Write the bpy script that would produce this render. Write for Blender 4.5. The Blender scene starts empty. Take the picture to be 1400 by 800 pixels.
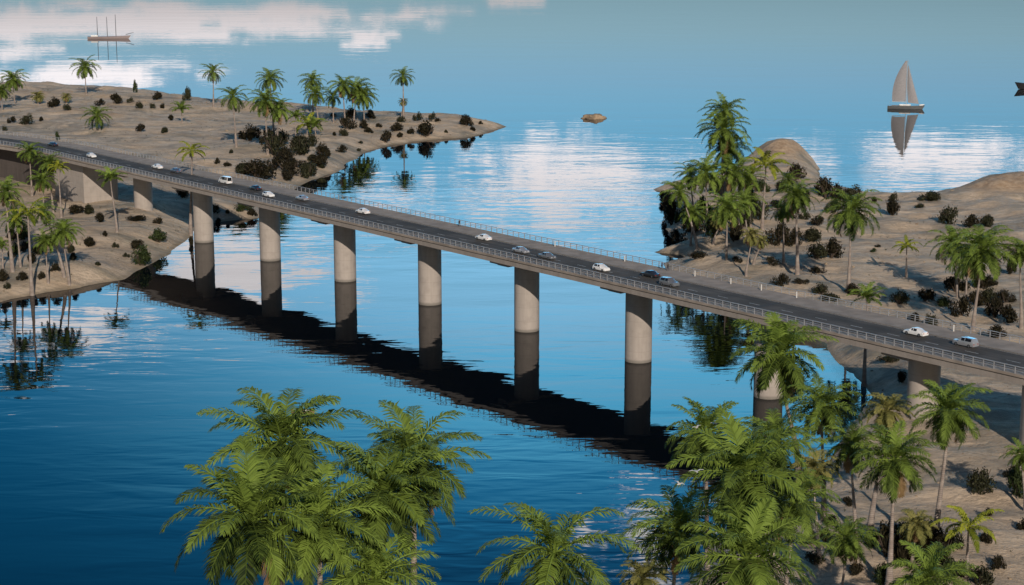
import bpy, bmesh, math, random
import numpy as np
from mathutils import Vector, Matrix

# ------------------------------------------------------------------ camera, light, exposure
scene = bpy.context.scene
C = scene.collection
CAM_H = 94.0
PITCH = math.radians(11.5)
FPX = 2440.0
cam_d = bpy.data.cameras.new('camera')
cam = bpy.data.objects.new('camera', cam_d)
C.objects.link(cam)
cam.location = (0, 0, CAM_H)
cam.rotation_euler = (math.radians(90) - PITCH, 0, 0)
cam_d.sensor_width = 36
cam_d.lens = FPX / 1400 * 36
cam_d.clip_start = 1
cam_d.clip_end = 60000
scene.camera = cam

SUN_AZ = math.radians(10)      # to the right of straight behind the camera
SUN_EL = math.radians(23.5)
sun_dir = Vector((math.sin(SUN_AZ) * math.cos(SUN_EL), -math.cos(SUN_AZ) * math.cos(SUN_EL), math.sin(SUN_EL)))
sd = bpy.data.lights.new('sun', 'SUN')
sd.energy = 3.5
sd.angle = math.radians(0.5)
sd.color = (1.0, 0.89, 0.78)
sun = bpy.data.objects.new('sun', sd)
C.objects.link(sun)
sun.rotation_euler = sun_dir.to_track_quat('Z', 'Y').to_euler()

scene.view_settings.view_transform = 'Standard'
scene.view_settings.look = 'None'
scene.view_settings.exposure = 0.0
scene.view_settings.gamma = 1.0

world = bpy.data.worlds.new('World')
scene.world = world
world.use_nodes = True


class NT:
    """tiny helper for node trees"""
    def __init__(self, tree):
        self.t = tree
        tree.nodes.clear()

    def n(self, kind, **kw):
        nd = self.t.nodes.new(kind)
        ins = kw.pop('ins', {})
        for k, v in kw.items():
            setattr(nd, k, v)
        for k, v in ins.items():
            s = nd.inputs[k]
            if hasattr(v, 'is_linked') or hasattr(v, 'links'):
                self.t.links.new(v, s)
            else:
                s.default_value = v
        return nd

    def m(self, op, a, b=0.0, c=0.0, clamp=False):
        nd = self.n('ShaderNodeMath', operation=op, use_clamp=clamp)
        for i, v in enumerate((a, b, c)):
            if i >= len(nd.inputs):
                break
            if isinstance(v, (int, float)):
                nd.inputs[i].default_value = v
            else:
                self.t.links.new(v, nd.inputs[i])
        return nd.outputs[0]

    def mix(self, f, a, b, blend='MIX'):
        nd = self.n('ShaderNodeMix', data_type='RGBA', blend_type=blend)
        for i, v in ((0, f), (6, a), (7, b)):
            if isinstance(v, (int, float)):
                nd.inputs[i].default_value = v
            elif isinstance(v, tuple):
                nd.inputs[i].default_value = v if len(v) == 4 else (*v, 1)
            else:
                self.t.links.new(v, nd.inputs[i])
        return nd.outputs[2]

    def ramp(self, f, lo, hi):
        nd = self.n('ShaderNodeMapRange', interpolation_type='SMOOTHSTEP')
        self.t.links.new(f, nd.inputs[0])
        nd.inputs[1].default_value = lo
        nd.inputs[2].default_value = hi
        return nd.outputs[0]


# sky: Nishita, tinted, with clouds low over the horizon
w = NT(world.node_tree)
SKY_STRENGTH = 0.15
sky = w.n('ShaderNodeTexSky', sky_type='NISHITA', sun_disc=False)
sky.sun_elevation = SUN_EL
sky.sun_rotation = math.atan2(sun_dir.x, sun_dir.y)
sky.altitude = 0
sky.air_density = 1.0
sky.dust_density = 0.3
sky.ozone_density = 3.0
tc = w.n('ShaderNodeTexCoord')
sep = w.n('ShaderNodeSeparateXYZ', ins={0: tc.outputs['Generated']})
az = w.m('MULTIPLY', w.m('ARCTAN2', sep.outputs[0], sep.outputs[1]), 180 / math.pi)
el = w.m('MULTIPLY', w.m('ARCSINE', sep.outputs[2]), 180 / math.pi)


def pix_azel(x, y):
    return math.degrees(math.atan2(x - 700, FPX)), 11.5 + math.degrees(math.atan2(y - 400, FPX))


def noise2(sx, sy, detail, offs=0.0):
    cmb = w.n('ShaderNodeCombineXYZ', ins={0: w.m('MULTIPLY', az, sx), 1: w.m('MULTIPLY', w.m('SQRT', w.m('MAXIMUM', el, 0.0)), sy), 2: offs})
    return w.n('ShaderNodeTexNoise', ins={'Vector': cmb.outputs[0], 'Scale': 1.0, 'Detail': detail, 'Roughness': 0.62}).outputs[0]


nz = noise2(0.5, 8.5, 6.0)
cloud = None
CLOUDS = [  # x, y, half width, half height (photo pixels of the reflection), strength
    (775, 252, 175, 66, 1.0), (930, 228, 110, 30, 0.6), (1270, 213, 200, 36, 0.9), (545, 255, 90, 34, 0.62),
    (310, 360, 140, 52, 1.0), (430, 400, 130, 50, 0.45), (60, 440, 150, 26, 0.95), (180, 28, 420, 26, 1.15),
    (100, 102, 180, 22, 1.1), (503, 59, 40, 14, 0.9), (700, 3, 60, 10, 0.8), (900, 730, 150, 60, 0.68),
    (330, 655, 90, 60, 0.5), (130, 455, 60, 12, 0.5), (600, 300, 120, 40, 0.5), (820, 330, 90, 25, 0.5),
    (30, 60, 110, 60, 0.6)]
for (cx, cy, hw, hh, st) in CLOUDS:
    a0, e0 = pix_azel(cx, cy)
    ha, he = math.degrees(hw / FPX), math.degrees(hh / FPX)
    da = w.m('DIVIDE', w.m('SUBTRACT', az, a0), ha)
    de = w.m('DIVIDE', w.m('SUBTRACT', el, e0), he)
    r2 = w.m('ADD', w.m('MULTIPLY', da, da), w.m('MULTIPLY', de, de))
    g = w.m('MULTIPLY', w.m('EXPONENT', w.m('MULTIPLY', r2, -0.8)), st)
    cloud = g if cloud is None else w.m('MAXIMUM', cloud, g)
high = w.m('MULTIPLY', w.ramp(el, 24, 50), 0.35)
cloud = w.m('MAXIMUM', cloud, high)
dens = w.ramp(w.m('ADD', cloud, w.m('MULTIPLY', w.m('SUBTRACT', nz, 0.5), w.m('MULTIPLY', w.m('MINIMUM', w.m('MULTIPLY', cloud, 1.6), 1.0), 3.2))), 0.50, 0.74)
# a clear northern sky, deeper and bluer than the model's own horizon
cr = w.n('ShaderNodeValToRGB', ins={0: w.m('DIVIDE', el, 30.0, clamp=True)})
stops = [(0.0, (.2, .28, .40)), (2.2, (.25, .355, .50)), (3.2, (.35, .46, .59)), (4.6, (.43, .60, .77)), (7.5, (.50, .97, 1.16)), (12.2, (2.1, 2.85, 2.75)), (15.7, (1.25, 3.55, 3.55)),
         (18.5, (.3, 2.0, 2.5)), (22.0, (.08, .6, .95)), (30.0, (.3, .33, .37))]
while len(cr.color_ramp.elements) < len(stops):
    cr.color_ramp.elements.new(0.5)
for e_, (p_, c_) in zip(cr.color_ramp.elements, stops):
    e_.position = p_ / 30.0
    e_.color = (c_[0] / 4, c_[1] / 4, c_[2] / 4, 1)
tintn = w.mix(1.0, cr.outputs[0], (4.0, 4.0, 4.0), 'MULTIPLY')
# the west is deeper than the north, the sunward half neutral and hazy
west = w.m('MULTIPLY', w.m('SUBTRACT', 1.0, w.ramp(az, -19, 1)), w.ramp(el, 8.0, 15.0))
tintn = w.mix(west, tintn, (0.05, 0.75, 1.05))
north = w.ramp(sep.outputs[1], 0.0, 0.5)
tint2 = w.mix(north, (0.27, 0.26, 0.25), tintn)
skyc = w.mix(1.0, sky.outputs[0], tint2, 'MULTIPLY')
lowf = w.ramp(el, 1.0, 6.0)
ccol = w.mix(lowf, (3.1, 2.75, 2.75), (13.2, 12.6, 12.9))
ccol2 = w.mix(w.ramp(el, 10.0, 18.0), ccol, (30.0, 29.0, 29.0))
ccol3 = w.mix(w.ramp(el, 24.0, 40.0), ccol2, (0.8, 0.8, 0.8))
full = w.mix(dens, skyc, ccol3)
bg = w.n('ShaderNodeBackground', ins={'Color': full, 'Strength': SKY_STRENGTH})
wo = w.n('ShaderNodeOutputWorld')
w.t.links.new(bg.outputs[0], wo.inputs[0])

CP, SP = math.cos(PITCH), math.sin(PITCH)


def ray(x, y):
    u, v = x - 700, y - 400
    return np.array([u, FPX * CP - v * SP, -(FPX * SP + v * CP)]) / FPX     # per metre of axial depth


def at_z(x, y, z=0.0):
    d = ray(x, y)
    t = (z - CAM_H) / d[2]
    return d * t + np.array([0, 0, CAM_H])


def at_depth(x, y, D):
    return ray(x, y) * D + np.array([0, 0, CAM_H])


def proj(X, Y, Z):
    q = Z - CAM_H
    zc = Y * CP - q * SP
    yc = -(Y * SP + q * CP)
    return 700 + FPX * X / zc, 400 + FPX * yc / zc, FPX / zc


rnd = random.Random(7)

# ------------------------------------------------------------------ materials


def new_mat(name):
    m = bpy.data.materials.new(name)
    m.use_nodes = True
    return m, NT(m.node_tree)


def finish(t, shader):
    o = t.n('ShaderNodeOutputMaterial')
    t.t.links.new(shader, o.inputs[0])


def simple(name, col, rough=0.6, metal=0.0, var=0.12, scale=1.5, bump=0.0, bscale=8.0, coat=0.0):
    m, t = new_mat(name)
    tcn = t.n('ShaderNodeTexCoord')
    nn = t.n('ShaderNodeTexNoise', ins={'Vector': tcn.outputs['Object'], 'Scale': scale, 'Detail': 5.0})
    f = t.ramp(nn.outputs[0], 0.3, 0.7)
    c1 = tuple(c * (1 - var) for c in col)
    c2 = tuple(min(1, c * (1 + var)) for c in col)
    cc = t.mix(f, c1, c2)
    p = t.n('ShaderNodeBsdfPrincipled', ins={'Base Color': cc, 'Roughness': rough, 'Metallic': metal})
    if coat:
        p.inputs['Coat Weight'].default_value = coat
        p.inputs['Coat Roughness'].default_value = 0.05
    if bump:
        n2 = t.n('ShaderNodeTexNoise', ins={'Vector': tcn.outputs['Object'], 'Scale': bscale, 'Detail': 4.0})
        b = t.n('ShaderNodeBump', ins={'Height': n2.outputs[0], 'Distance': bump, 'Strength': 1.0})
        t.t.links.new(b.outputs[0], p.inputs['Normal'])
    finish(t, p.outputs[0])
    return m


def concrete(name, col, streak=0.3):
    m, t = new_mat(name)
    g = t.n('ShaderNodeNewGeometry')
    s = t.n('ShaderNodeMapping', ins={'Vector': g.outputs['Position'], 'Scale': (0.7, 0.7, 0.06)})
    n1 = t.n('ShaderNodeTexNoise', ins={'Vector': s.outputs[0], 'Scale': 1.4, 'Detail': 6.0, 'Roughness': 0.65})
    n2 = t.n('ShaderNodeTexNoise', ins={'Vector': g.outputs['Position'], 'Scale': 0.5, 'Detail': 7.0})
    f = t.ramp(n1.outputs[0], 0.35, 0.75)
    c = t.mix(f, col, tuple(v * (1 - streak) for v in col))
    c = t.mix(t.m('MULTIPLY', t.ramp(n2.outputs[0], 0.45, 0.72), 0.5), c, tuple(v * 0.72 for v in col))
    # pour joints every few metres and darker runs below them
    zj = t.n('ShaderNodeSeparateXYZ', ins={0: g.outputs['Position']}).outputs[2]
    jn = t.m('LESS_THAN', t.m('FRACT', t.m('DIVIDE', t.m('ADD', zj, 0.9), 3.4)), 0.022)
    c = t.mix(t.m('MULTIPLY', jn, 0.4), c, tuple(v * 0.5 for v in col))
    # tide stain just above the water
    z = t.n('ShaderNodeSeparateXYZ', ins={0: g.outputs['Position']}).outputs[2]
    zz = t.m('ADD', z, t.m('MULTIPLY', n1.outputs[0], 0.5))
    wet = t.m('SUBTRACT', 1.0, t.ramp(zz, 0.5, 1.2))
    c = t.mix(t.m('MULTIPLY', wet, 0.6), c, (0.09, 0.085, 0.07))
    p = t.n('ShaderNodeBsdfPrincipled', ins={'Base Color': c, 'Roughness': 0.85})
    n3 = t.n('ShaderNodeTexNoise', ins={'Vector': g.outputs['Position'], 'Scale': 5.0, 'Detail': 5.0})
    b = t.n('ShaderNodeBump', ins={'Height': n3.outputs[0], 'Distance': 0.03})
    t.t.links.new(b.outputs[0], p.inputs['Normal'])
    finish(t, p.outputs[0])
    return m


M = {}
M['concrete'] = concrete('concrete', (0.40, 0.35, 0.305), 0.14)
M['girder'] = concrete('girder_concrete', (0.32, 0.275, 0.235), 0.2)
M['walk'] = simple('footway', (0.29, 0.24, 0.195), 0.95, var=0.18, scale=0.35, bump=0.01)
M['kerb'] = simple('kerb_stone', (0.22, 0.2, 0.18), 0.9)
M['rail'] = simple('railing_metal', (0.36, 0.36, 0.365), 0.5, 0.2)
M['tyre'] = simple('tyre_rubber', (0.015, 0.015, 0.015), 0.8)
M['rim'] = simple('rim_metal', (0.5, 0.5, 0.52), 0.3, 0.9)
M['glass'] = simple('car_glass', (0.012, 0.014, 0.017), 0.06)
M['headlight'] = simple('headlight_glass', (0.75, 0.76, 0.78), 0.1)
M['taillight'] = simple('taillight_glass', (0.35, 0.015, 0.01), 0.2)
M['post'] = simple('post_white', (0.58, 0.56, 0.52), 0.6)


def asphalt():
    m, t = new_mat('asphalt')
    tcn = t.n('ShaderNodeTexCoord')
    g = t.n('ShaderNodeNewGeometry')
    n1 = t.n('ShaderNodeTexNoise', ins={'Vector': g.outputs['Position'], 'Scale': 0.15, 'Detail': 8.0})
    n2 = t.n('ShaderNodeTexNoise', ins={'Vector': g.outputs['Position'], 'Scale': 9.0, 'Detail': 3.0})
    c = t.mix(t.ramp(n1.outputs[0], 0.35, 0.7), (0.075, 0.068, 0.06), (0.125, 0.112, 0.1))
    mp = t.n('ShaderNodeMapping', ins={'Vector': g.outputs['Position'], 'Rotation': (0, 0, 0.899)})
    ws = t.n('ShaderNodeMapping', ins={'Vector': mp.outputs[0], 'Scale': (0.02, 0.9, 1)})
    wn = t.n('ShaderNodeTexNoise', ins={'Vector': ws.outputs[0], 'Scale': 1.0, 'Detail': 3.0})
    c = t.mix(t.m('MULTIPLY', t.ramp(wn.outputs[0], 0.45, 0.65), 0.45), c, (0.045, 0.042, 0.04))
    c = t.mix(t.m('MULTIPLY', n2.outputs[0], 0.2), c, (0.03, 0.03, 0.03))
    p = t.n('ShaderNodeBsdfPrincipled', ins={'Base Color': c, 'Roughness': 0.95, 'Specular IOR Level': 0.15})
    b = t.n('ShaderNodeBump', ins={'Height': n2.outputs[0], 'Distance': 0.01})
    t.t.links.new(b.outputs[0], p.inputs['Normal'])
    finish(t, p.outputs[0])
    return m


M['asphalt'] = asphalt()
M['paint'] = simple('road_paint', (0.5, 0.5, 0.47), 0.7, var=0.3, scale=2.0)


def sand():
    m, t = new_mat('sand')
    g = t.n('ShaderNodeNewGeometry')
    P = g.outputs['Position']
    big = t.n('ShaderNodeTexNoise', ins={'Vector': P, 'Scale': 0.034, 'Detail': 6.0, 'Roughness': 0.6, 'Distortion': 1.2}).outputs[0]
    mid = t.n('ShaderNodeTexNoise', ins={'Vector': P, 'Scale': 0.11, 'Detail': 8.0, 'Roughness': 0.68}).outputs[0]
    fine = t.n('ShaderNodeTexNoise', ins={'Vector': P, 'Scale': 1.7, 'Detail': 6.0, 'Roughness': 0.7}).outputs[0]
    stretch = t.n('ShaderNodeMapping', ins={'Vector': P, 'Scale': (0.03, 0.13, 0.13)})
    band = t.n('ShaderNodeTexNoise', ins={'Vector': stretch.outputs[0], 'Scale': 1.0, 'Detail': 5.0, 'Distortion': 0.8}).outputs[0]
    c = t.mix(t.ramp(mid, 0.3, 0.7), (0.47, 0.355, 0.24), (0.60, 0.475, 0.34))
    c = t.mix(t.m('MULTIPLY', t.ramp(big, 0.5, 0.68), 0.85), c, (0.165, 0.16, 0.12))
    c = t.mix(t.m('MULTIPLY', t.ramp(band, 0.5, 0.66), 0.6), c, (0.24, 0.21, 0.165))
    c = t.mix(t.m('MULTIPLY', t.ramp(fine, 0.52, 0.75), 0.35), c, (0.22, 0.17, 0.12))
    gul = t.n('ShaderNodeTexNoise', ins={'Vector': t.n('ShaderNodeMapping', ins={'Vector': P, 'Scale': (0.06, 0.2, 0.2), 'Rotation': (0, 0, 0.4)}).outputs[0], 'Scale': 1.0, 'Detail': 6.0, 'Roughness': 0.7, 'Distortion': 1.5}).outputs[0]
    gl = t.m('SUBTRACT', 1.0, t.ramp(t.m('ABSOLUTE', t.m('SUBTRACT', gul, 0.5)), 0.0, 0.05))
    c = t.mix(t.m('MULTIPLY', gl, 0.45), c, (0.2, 0.155, 0.115))
    z = t.n('ShaderNodeSeparateXYZ', ins={0: P}).outputs[2]
    zz = t.m('ADD', z, t.m('MULTIPLY', t.m('SUBTRACT', mid, 0.5), 0.9))
    # weathered brown rock on the domes and crests
    rk = t.n('ShaderNodeTexNoise', ins={'Vector': P, 'Scale': 0.35, 'Detail': 8.0, 'Roughness': 0.72}).outputs[0]
    rock_c = t.mix(t.ramp(rk, 0.35, 0.65), (0.30, 0.205, 0.125), (0.47, 0.35, 0.235))
    c = t.mix(t.m('MULTIPLY', t.ramp(t.m('ADD', z, t.m('MULTIPLY', t.m('SUBTRACT', rk, 0.5), 3.0)), 5.6, 7.4), t.ramp(t.n('ShaderNodeSeparateXYZ', ins={0: P}).outputs[1], 380, 420)), c, rock_c)
    wet = t.m('SUBTRACT', 1.0, t.ramp(zz, 0.15, 0.8))
    c = t.mix(t.m('MULTIPLY', wet, 0.55), c, (0.17, 0.14, 0.09))
    p = t.n('ShaderNodeBsdfPrincipled', ins={'Base Color': c, 'Roughness': 0.95})
    hsum = t.m('ADD', t.m('MULTIPLY', mid, 1.2), t.m('MULTIPLY', fine, 0.16))
    hsum = t.m('ADD', hsum, t.m('MULTIPLY', band, 0.8))
    b = t.n('ShaderNodeBump', ins={'Height': hsum, 'Distance': 1.0, 'Strength': 0.9})
    t.t.links.new(b.outputs[0], p.inputs['Normal'])
    finish(t, p.outputs[0])
    return m


M['sand'] = sand()


def water_mat(name, shallow=False):
    m, t = new_mat(name)
    g = t.n('ShaderNodeNewGeometry')
    P = g.outputs['Position']

    def nz(sx, sy, detail, rot=0.0, dist=0.0):
        mp = t.n('ShaderNodeMapping', ins={'Vector': P, 'Scale': (sx, sy, 1), 'Rotation': (0, 0, rot)})
        return t.n('ShaderNodeTexNoise', ins={'Vector': mp.outputs[0], 'Scale': 1.0, 'Detail': detail, 'Roughness': 0.5, 'Distortion': dist}).outputs[0]
    swell = nz(0.012, 0.035, 2.0, 0.12)
    wav = nz(0.065, 0.17, 2.0, -0.08, 0.5)
    rip = nz(0.16, 0.55, 2.0, 0.1, 0.3)
    calm = t.ramp(nz(0.004, 0.012, 3.0), 0.35, 0.65)
    amp = t.m('ADD', 0.35, t.m('MULTIPLY', calm, 0.9))
    h = t.m('ADD', t.m('MULTIPLY', wav, 0.075), t.m('MULTIPLY', rip, 0.010))
    h = t.m('ADD', t.m('MULTIPLY', h, amp), t.m('MULTIPLY', swell, 0.2))
    lee = t.ramp(t.n('ShaderNodeSeparateXYZ', ins={0: P}).outputs[1], 560, 1000)
    h = t.m('MULTIPLY', h, t.m('SUBTRACT', 1.0, t.m('MULTIPLY', lee, 0.8)))
    b = t.n('ShaderNodeBump', ins={'Height': h, 'Distance': 1.0, 'Strength': 1.0})
    fr = t.n('ShaderNodeFresnel', ins={'IOR': 1.2})
    gl = t.n('ShaderNodeBsdfGlossy', ins={'Color': (1, 1, 1, 1), 'Roughness': 0.006, 'Normal': b.outputs[0]})
    base = (0.0005, 0.003, 0.006, 1) if not shallow else (0.05, 0.15, 0.15, 1)
    df = t.n('ShaderNodeBsdfDiffuse', ins={'Color': base})
    mx = t.n('ShaderNodeMixShader', ins={0: fr.outputs[0], 1: df.outputs[0], 2: gl.outputs[0]})
    out = mx.outputs[0]
    if shallow:
        at = t.n('ShaderNodeAttribute', attribute_name='fade')
        tr = t.n('ShaderNodeBsdfTransparent')
        mx2 = t.n('ShaderNodeMixShader', ins={0: at.outputs['Fac'], 1: tr.outputs[0], 2: mx.outputs[0]})
        out = mx2.outputs[0]
    finish(t, out)
    return m


M['water'] = water_mat('sea_water')
M['shallow'] = water_mat('shallow_sea_water', True)


def leaf_mat(name, dark, light, trans=0.15, attr=True):
    m, t = new_mat(name)
    a = t.n('ShaderNodeAttribute', attribute_name='tone')
    oi = t.n('ShaderNodeObjectInfo')
    g = t.n('ShaderNodeNewGeometry')
    nn = t.n('ShaderNodeTexNoise', ins={'Vector': g.outputs['Position'], 'Scale': 0.7, 'Detail': 3.0})
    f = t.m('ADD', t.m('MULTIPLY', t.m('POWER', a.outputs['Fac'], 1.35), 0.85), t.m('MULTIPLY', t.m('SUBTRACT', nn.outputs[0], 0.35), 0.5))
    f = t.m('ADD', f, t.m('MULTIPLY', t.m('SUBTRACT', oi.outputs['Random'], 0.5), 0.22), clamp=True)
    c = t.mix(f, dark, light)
    # the few dead leaves carry a tone above one
    dead = t.ramp(a.outputs['Fac'], 1.2, 1.6)
    c = t.mix(dead, c, (0.23, 0.15, 0.07))
    p = t.n('ShaderNodeBsdfPrincipled', ins={'Base Color': c, 'Roughness': 0.6, 'Specular IOR Level': 0.12})
    tl = t.n('ShaderNodeBsdfTranslucent', ins={'Color': c})
    mx = t.n('ShaderNodeMixShader', ins={0: trans, 1: p.outputs[0], 2: tl.outputs[0]})
    finish(t, mx.outputs[0])
    return m


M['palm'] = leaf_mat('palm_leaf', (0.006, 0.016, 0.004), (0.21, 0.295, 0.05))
M['palm_yellow'] = leaf_mat('yellow_palm_leaf', (0.07, 0.10, 0.01), (0.34, 0.36, 0.04))
M['palm_dry'] = leaf_mat('drying_palm_leaf', (0.07, 0.085, 0.02), (0.27, 0.25, 0.08))
M['shrub'] = leaf_mat('shrub_leaf', (0.006, 0.006, 0.003), (0.04, 0.033, 0.016), 0.1)
M['shrub_olive'] = leaf_mat('olive_shrub_leaf', (0.009, 0.011, 0.005), (0.062, 0.062, 0.03), 0.1)
M['shrub_green'] = leaf_mat('green_shrub_leaf', (0.014, 0.024, 0.008), (0.06, 0.08, 0.025), 0.15)
M['twig'] = simple('twig_bark', (0.07, 0.05, 0.035), 0.9)
M['skirt'] = simple('dry_palm_fibre', (0.24, 0.16, 0.09), 0.9, var=0.4, scale=4)


def trunk_mat():
    m, t = new_mat('palm_trunk')
    tcn = t.n('ShaderNodeTexCoord')
    wv = t.n('ShaderNodeTexWave', wave_type='BANDS', bands_direction='Z', ins={'Vector': tcn.outputs['Object'], 'Scale': 1.1, 'Distortion': 1.5, 'Detail': 2.0})
    nn = t.n('ShaderNodeTexNoise', ins={'Vector': tcn.outputs['Object'], 'Scale': 1.2, 'Detail': 5.0})
    c = t.mix(t.ramp(nn.outputs[0], 0.35, 0.7), (0.25, 0.2, 0.17), (0.4, 0.34, 0.29))
    c = t.mix(t.m('MULTIPLY', wv.outputs[0], 0.45), c, (0.14, 0.11, 0.09))
    p = t.n('ShaderNodeBsdfPrincipled', ins={'Base Color': c, 'Roughness': 0.9})
    b = t.n('ShaderNodeBump', ins={'Height': wv.outputs[0], 'Distance': 0.04})
    t.t.links.new(b.outputs[0], p.inputs['Normal'])
    finish(t, p.outputs[0])
    return m


M['trunk'] = trunk_mat()
M['rock'] = simple('rock', (0.27, 0.2, 0.13), 0.9, var=0.4, scale=0.35, bump=0.35, bscale=0.8)

# ------------------------------------------------------------------ object helpers


def tag(o, label, cat=None, group=None, kind=None):
    if label:
        o['label'] = label
    if cat:
        o['category'] = cat
    if group:
        o['group'] = group
    if kind:
        o['kind'] = kind
    return o


def mesh_data(name, V, F, mat, smooth=False, tone=None):
    me = bpy.data.meshes.new(name)
    me.from_pydata([tuple(map(float, v)) for v in V], [], [tuple(f) for f in F])
    if tone is not None:
        a = me.attributes.new('tone', 'FLOAT', 'POINT')
        a.data.foreach_set('value', np.asarray(tone, dtype=np.float32))
    if mat is not None:
        me.materials.append(mat)
    if smooth:
        me.polygons.foreach_set('use_smooth', [True] * len(me.polygons))
    me.update()
    return me


def link(name, me, parent=None, loc=None, rz=0.0):
    o = bpy.data.objects.new(name, me)
    C.objects.link(o)
    if parent:
        o.parent = parent
    if loc is not None:
        o.location = loc
    if rz:
        o.rotation_euler = (0, 0, rz)
    return o


def empty(name, loc, rz=0.0):
    o = bpy.data.objects.new(name, None)
    C.objects.link(o)
    o.location = loc
    o.rotation_euler = (0, 0, rz)
    o.empty_display_size = 0.5
    return o


class MB:
    def __init__(self):
        self.V = []
        self.F = []

    def add(self, V, F):
        b = len(self.V)
        self.V += [tuple(v) for v in V]
        self.F += [tuple(i + b for i in f) for f in F]
        return self

    def box(self, x0, x1, y0, y1, z0, z1):
        V = [(x, y, z) for z in (z0, z1) for y in (y0, y1) for x in (x0, x1)]
        return self.add(V, [(0, 2, 3, 1), (4, 5, 7, 6), (0, 1, 5, 4), (2, 6, 7, 3), (0, 4, 6, 2), (1, 3, 7, 5)])

    def tube(self, pts, radii, n=8, caps=True):
        pts = [Vector(p) for p in pts]
        V = []
        for i, p in enumerate(pts):
            d = (pts[min(i + 1, len(pts) - 1)] - pts[max(i - 1, 0)]).normalized()
            a = Vector((0, 1, 0)) if abs(d.z) > 0.9 else Vector((0, 0, 1))
            u = d.cross(a).normalized()
            v = d.cross(u).normalized()
            r = radii[i] if hasattr(radii, '__len__') else radii
            for k in range(n):
                t = 2 * math.pi * k / n
                V.append(tuple(p + u * (r * math.cos(t)) + v * (r * math.sin(t))))
        F = []
        for i in range(len(pts) - 1):
            for k in range(n):
                a, b = i * n + k, i * n + (k + 1) % n
                F.append((a, b, b + n, a + n))
        if caps:
            F.append(tuple(range(n - 1, -1, -1)))
            F.append(tuple((len(pts) - 1) * n + k for k in range(n)))
        return self.add(V, F)

    def data(self, name, mat, smooth=False, bevel=0.0):
        me = mesh_data(name, self.V, self.F, mat, smooth)
        bm = bmesh.new()
        bm.from_mesh(me)
        bmesh.ops.recalc_face_normals(bm, faces=bm.faces)
        if bevel:
            bmesh.ops.bevel(bm, geom=list(bm.edges), offset=bevel, segments=2, affect='EDGES')
        bm.to_mesh(me)
        bm.free()
        if smooth:
            me.polygons.foreach_set('use_smooth', [True] * len(me.polygons))
            if hasattr(me, 'set_sharp_from_angle'):
                me.set_sharp_from_angle(angle=math.radians(40))
        return me

    def build(self, name, mat, parent=None, smooth=False, bevel=0.0, loc=None):
        return link(name, self.data(name, mat, smooth, bevel), parent, loc)


# ------------------------------------------------------------------ sea
sea = MB()
xs = [-12000, -3000, -800, 0, 800, 3000, 12000]
ys = [-600, 0, 400, 900, 2500, 8000, 30000]
for j, y in enumerate(ys):
    for i, x in enumerate(xs):
        sea.V.append((x, y, 0))
for j in range(6):
    for i in range(6):
        a = j * 7 + i
        sea.F.append((a, a + 1, a + 8, a + 7))
tag(link('sea', mesh_data('sea', sea.V, sea.F, M['water'])), 'calm blue sea mirroring the sky, clouds, bridge and palms', kind='structure')

# ------------------------------------------------------------------ land


def value_noise(x, y, seed):
    r = np.random.RandomState(seed)
    T = r.rand(256, 256)
    xi, yi = np.floor(x).astype(int), np.floor(y).astype(int)
    fx, fy = x - xi, y - yi
    fx, fy = fx * fx * (3 - 2 * fx), fy * fy * (3 - 2 * fy)
    a = T[xi % 256, yi % 256]
    b = T[(xi + 1) % 256, yi % 256]
    c = T[xi % 256, (yi + 1) % 256]
    d = T[(xi + 1) % 256, (yi + 1) % 256]
    return (a * (1 - fx) + b * fx) * (1 - fy) + (c * (1 - fx) + d * fx) * fy


def fbm(x, y, seed, octv=4):
    s, amp, tot = 0, 1.0, 0
    for k in range(octv):
        s = s + amp * value_noise(x * 2 ** k + 17.3 * k, y * 2 ** k + 5.1 * k, seed + k)
        tot += amp
        amp *= 0.5
    return s / tot


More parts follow.
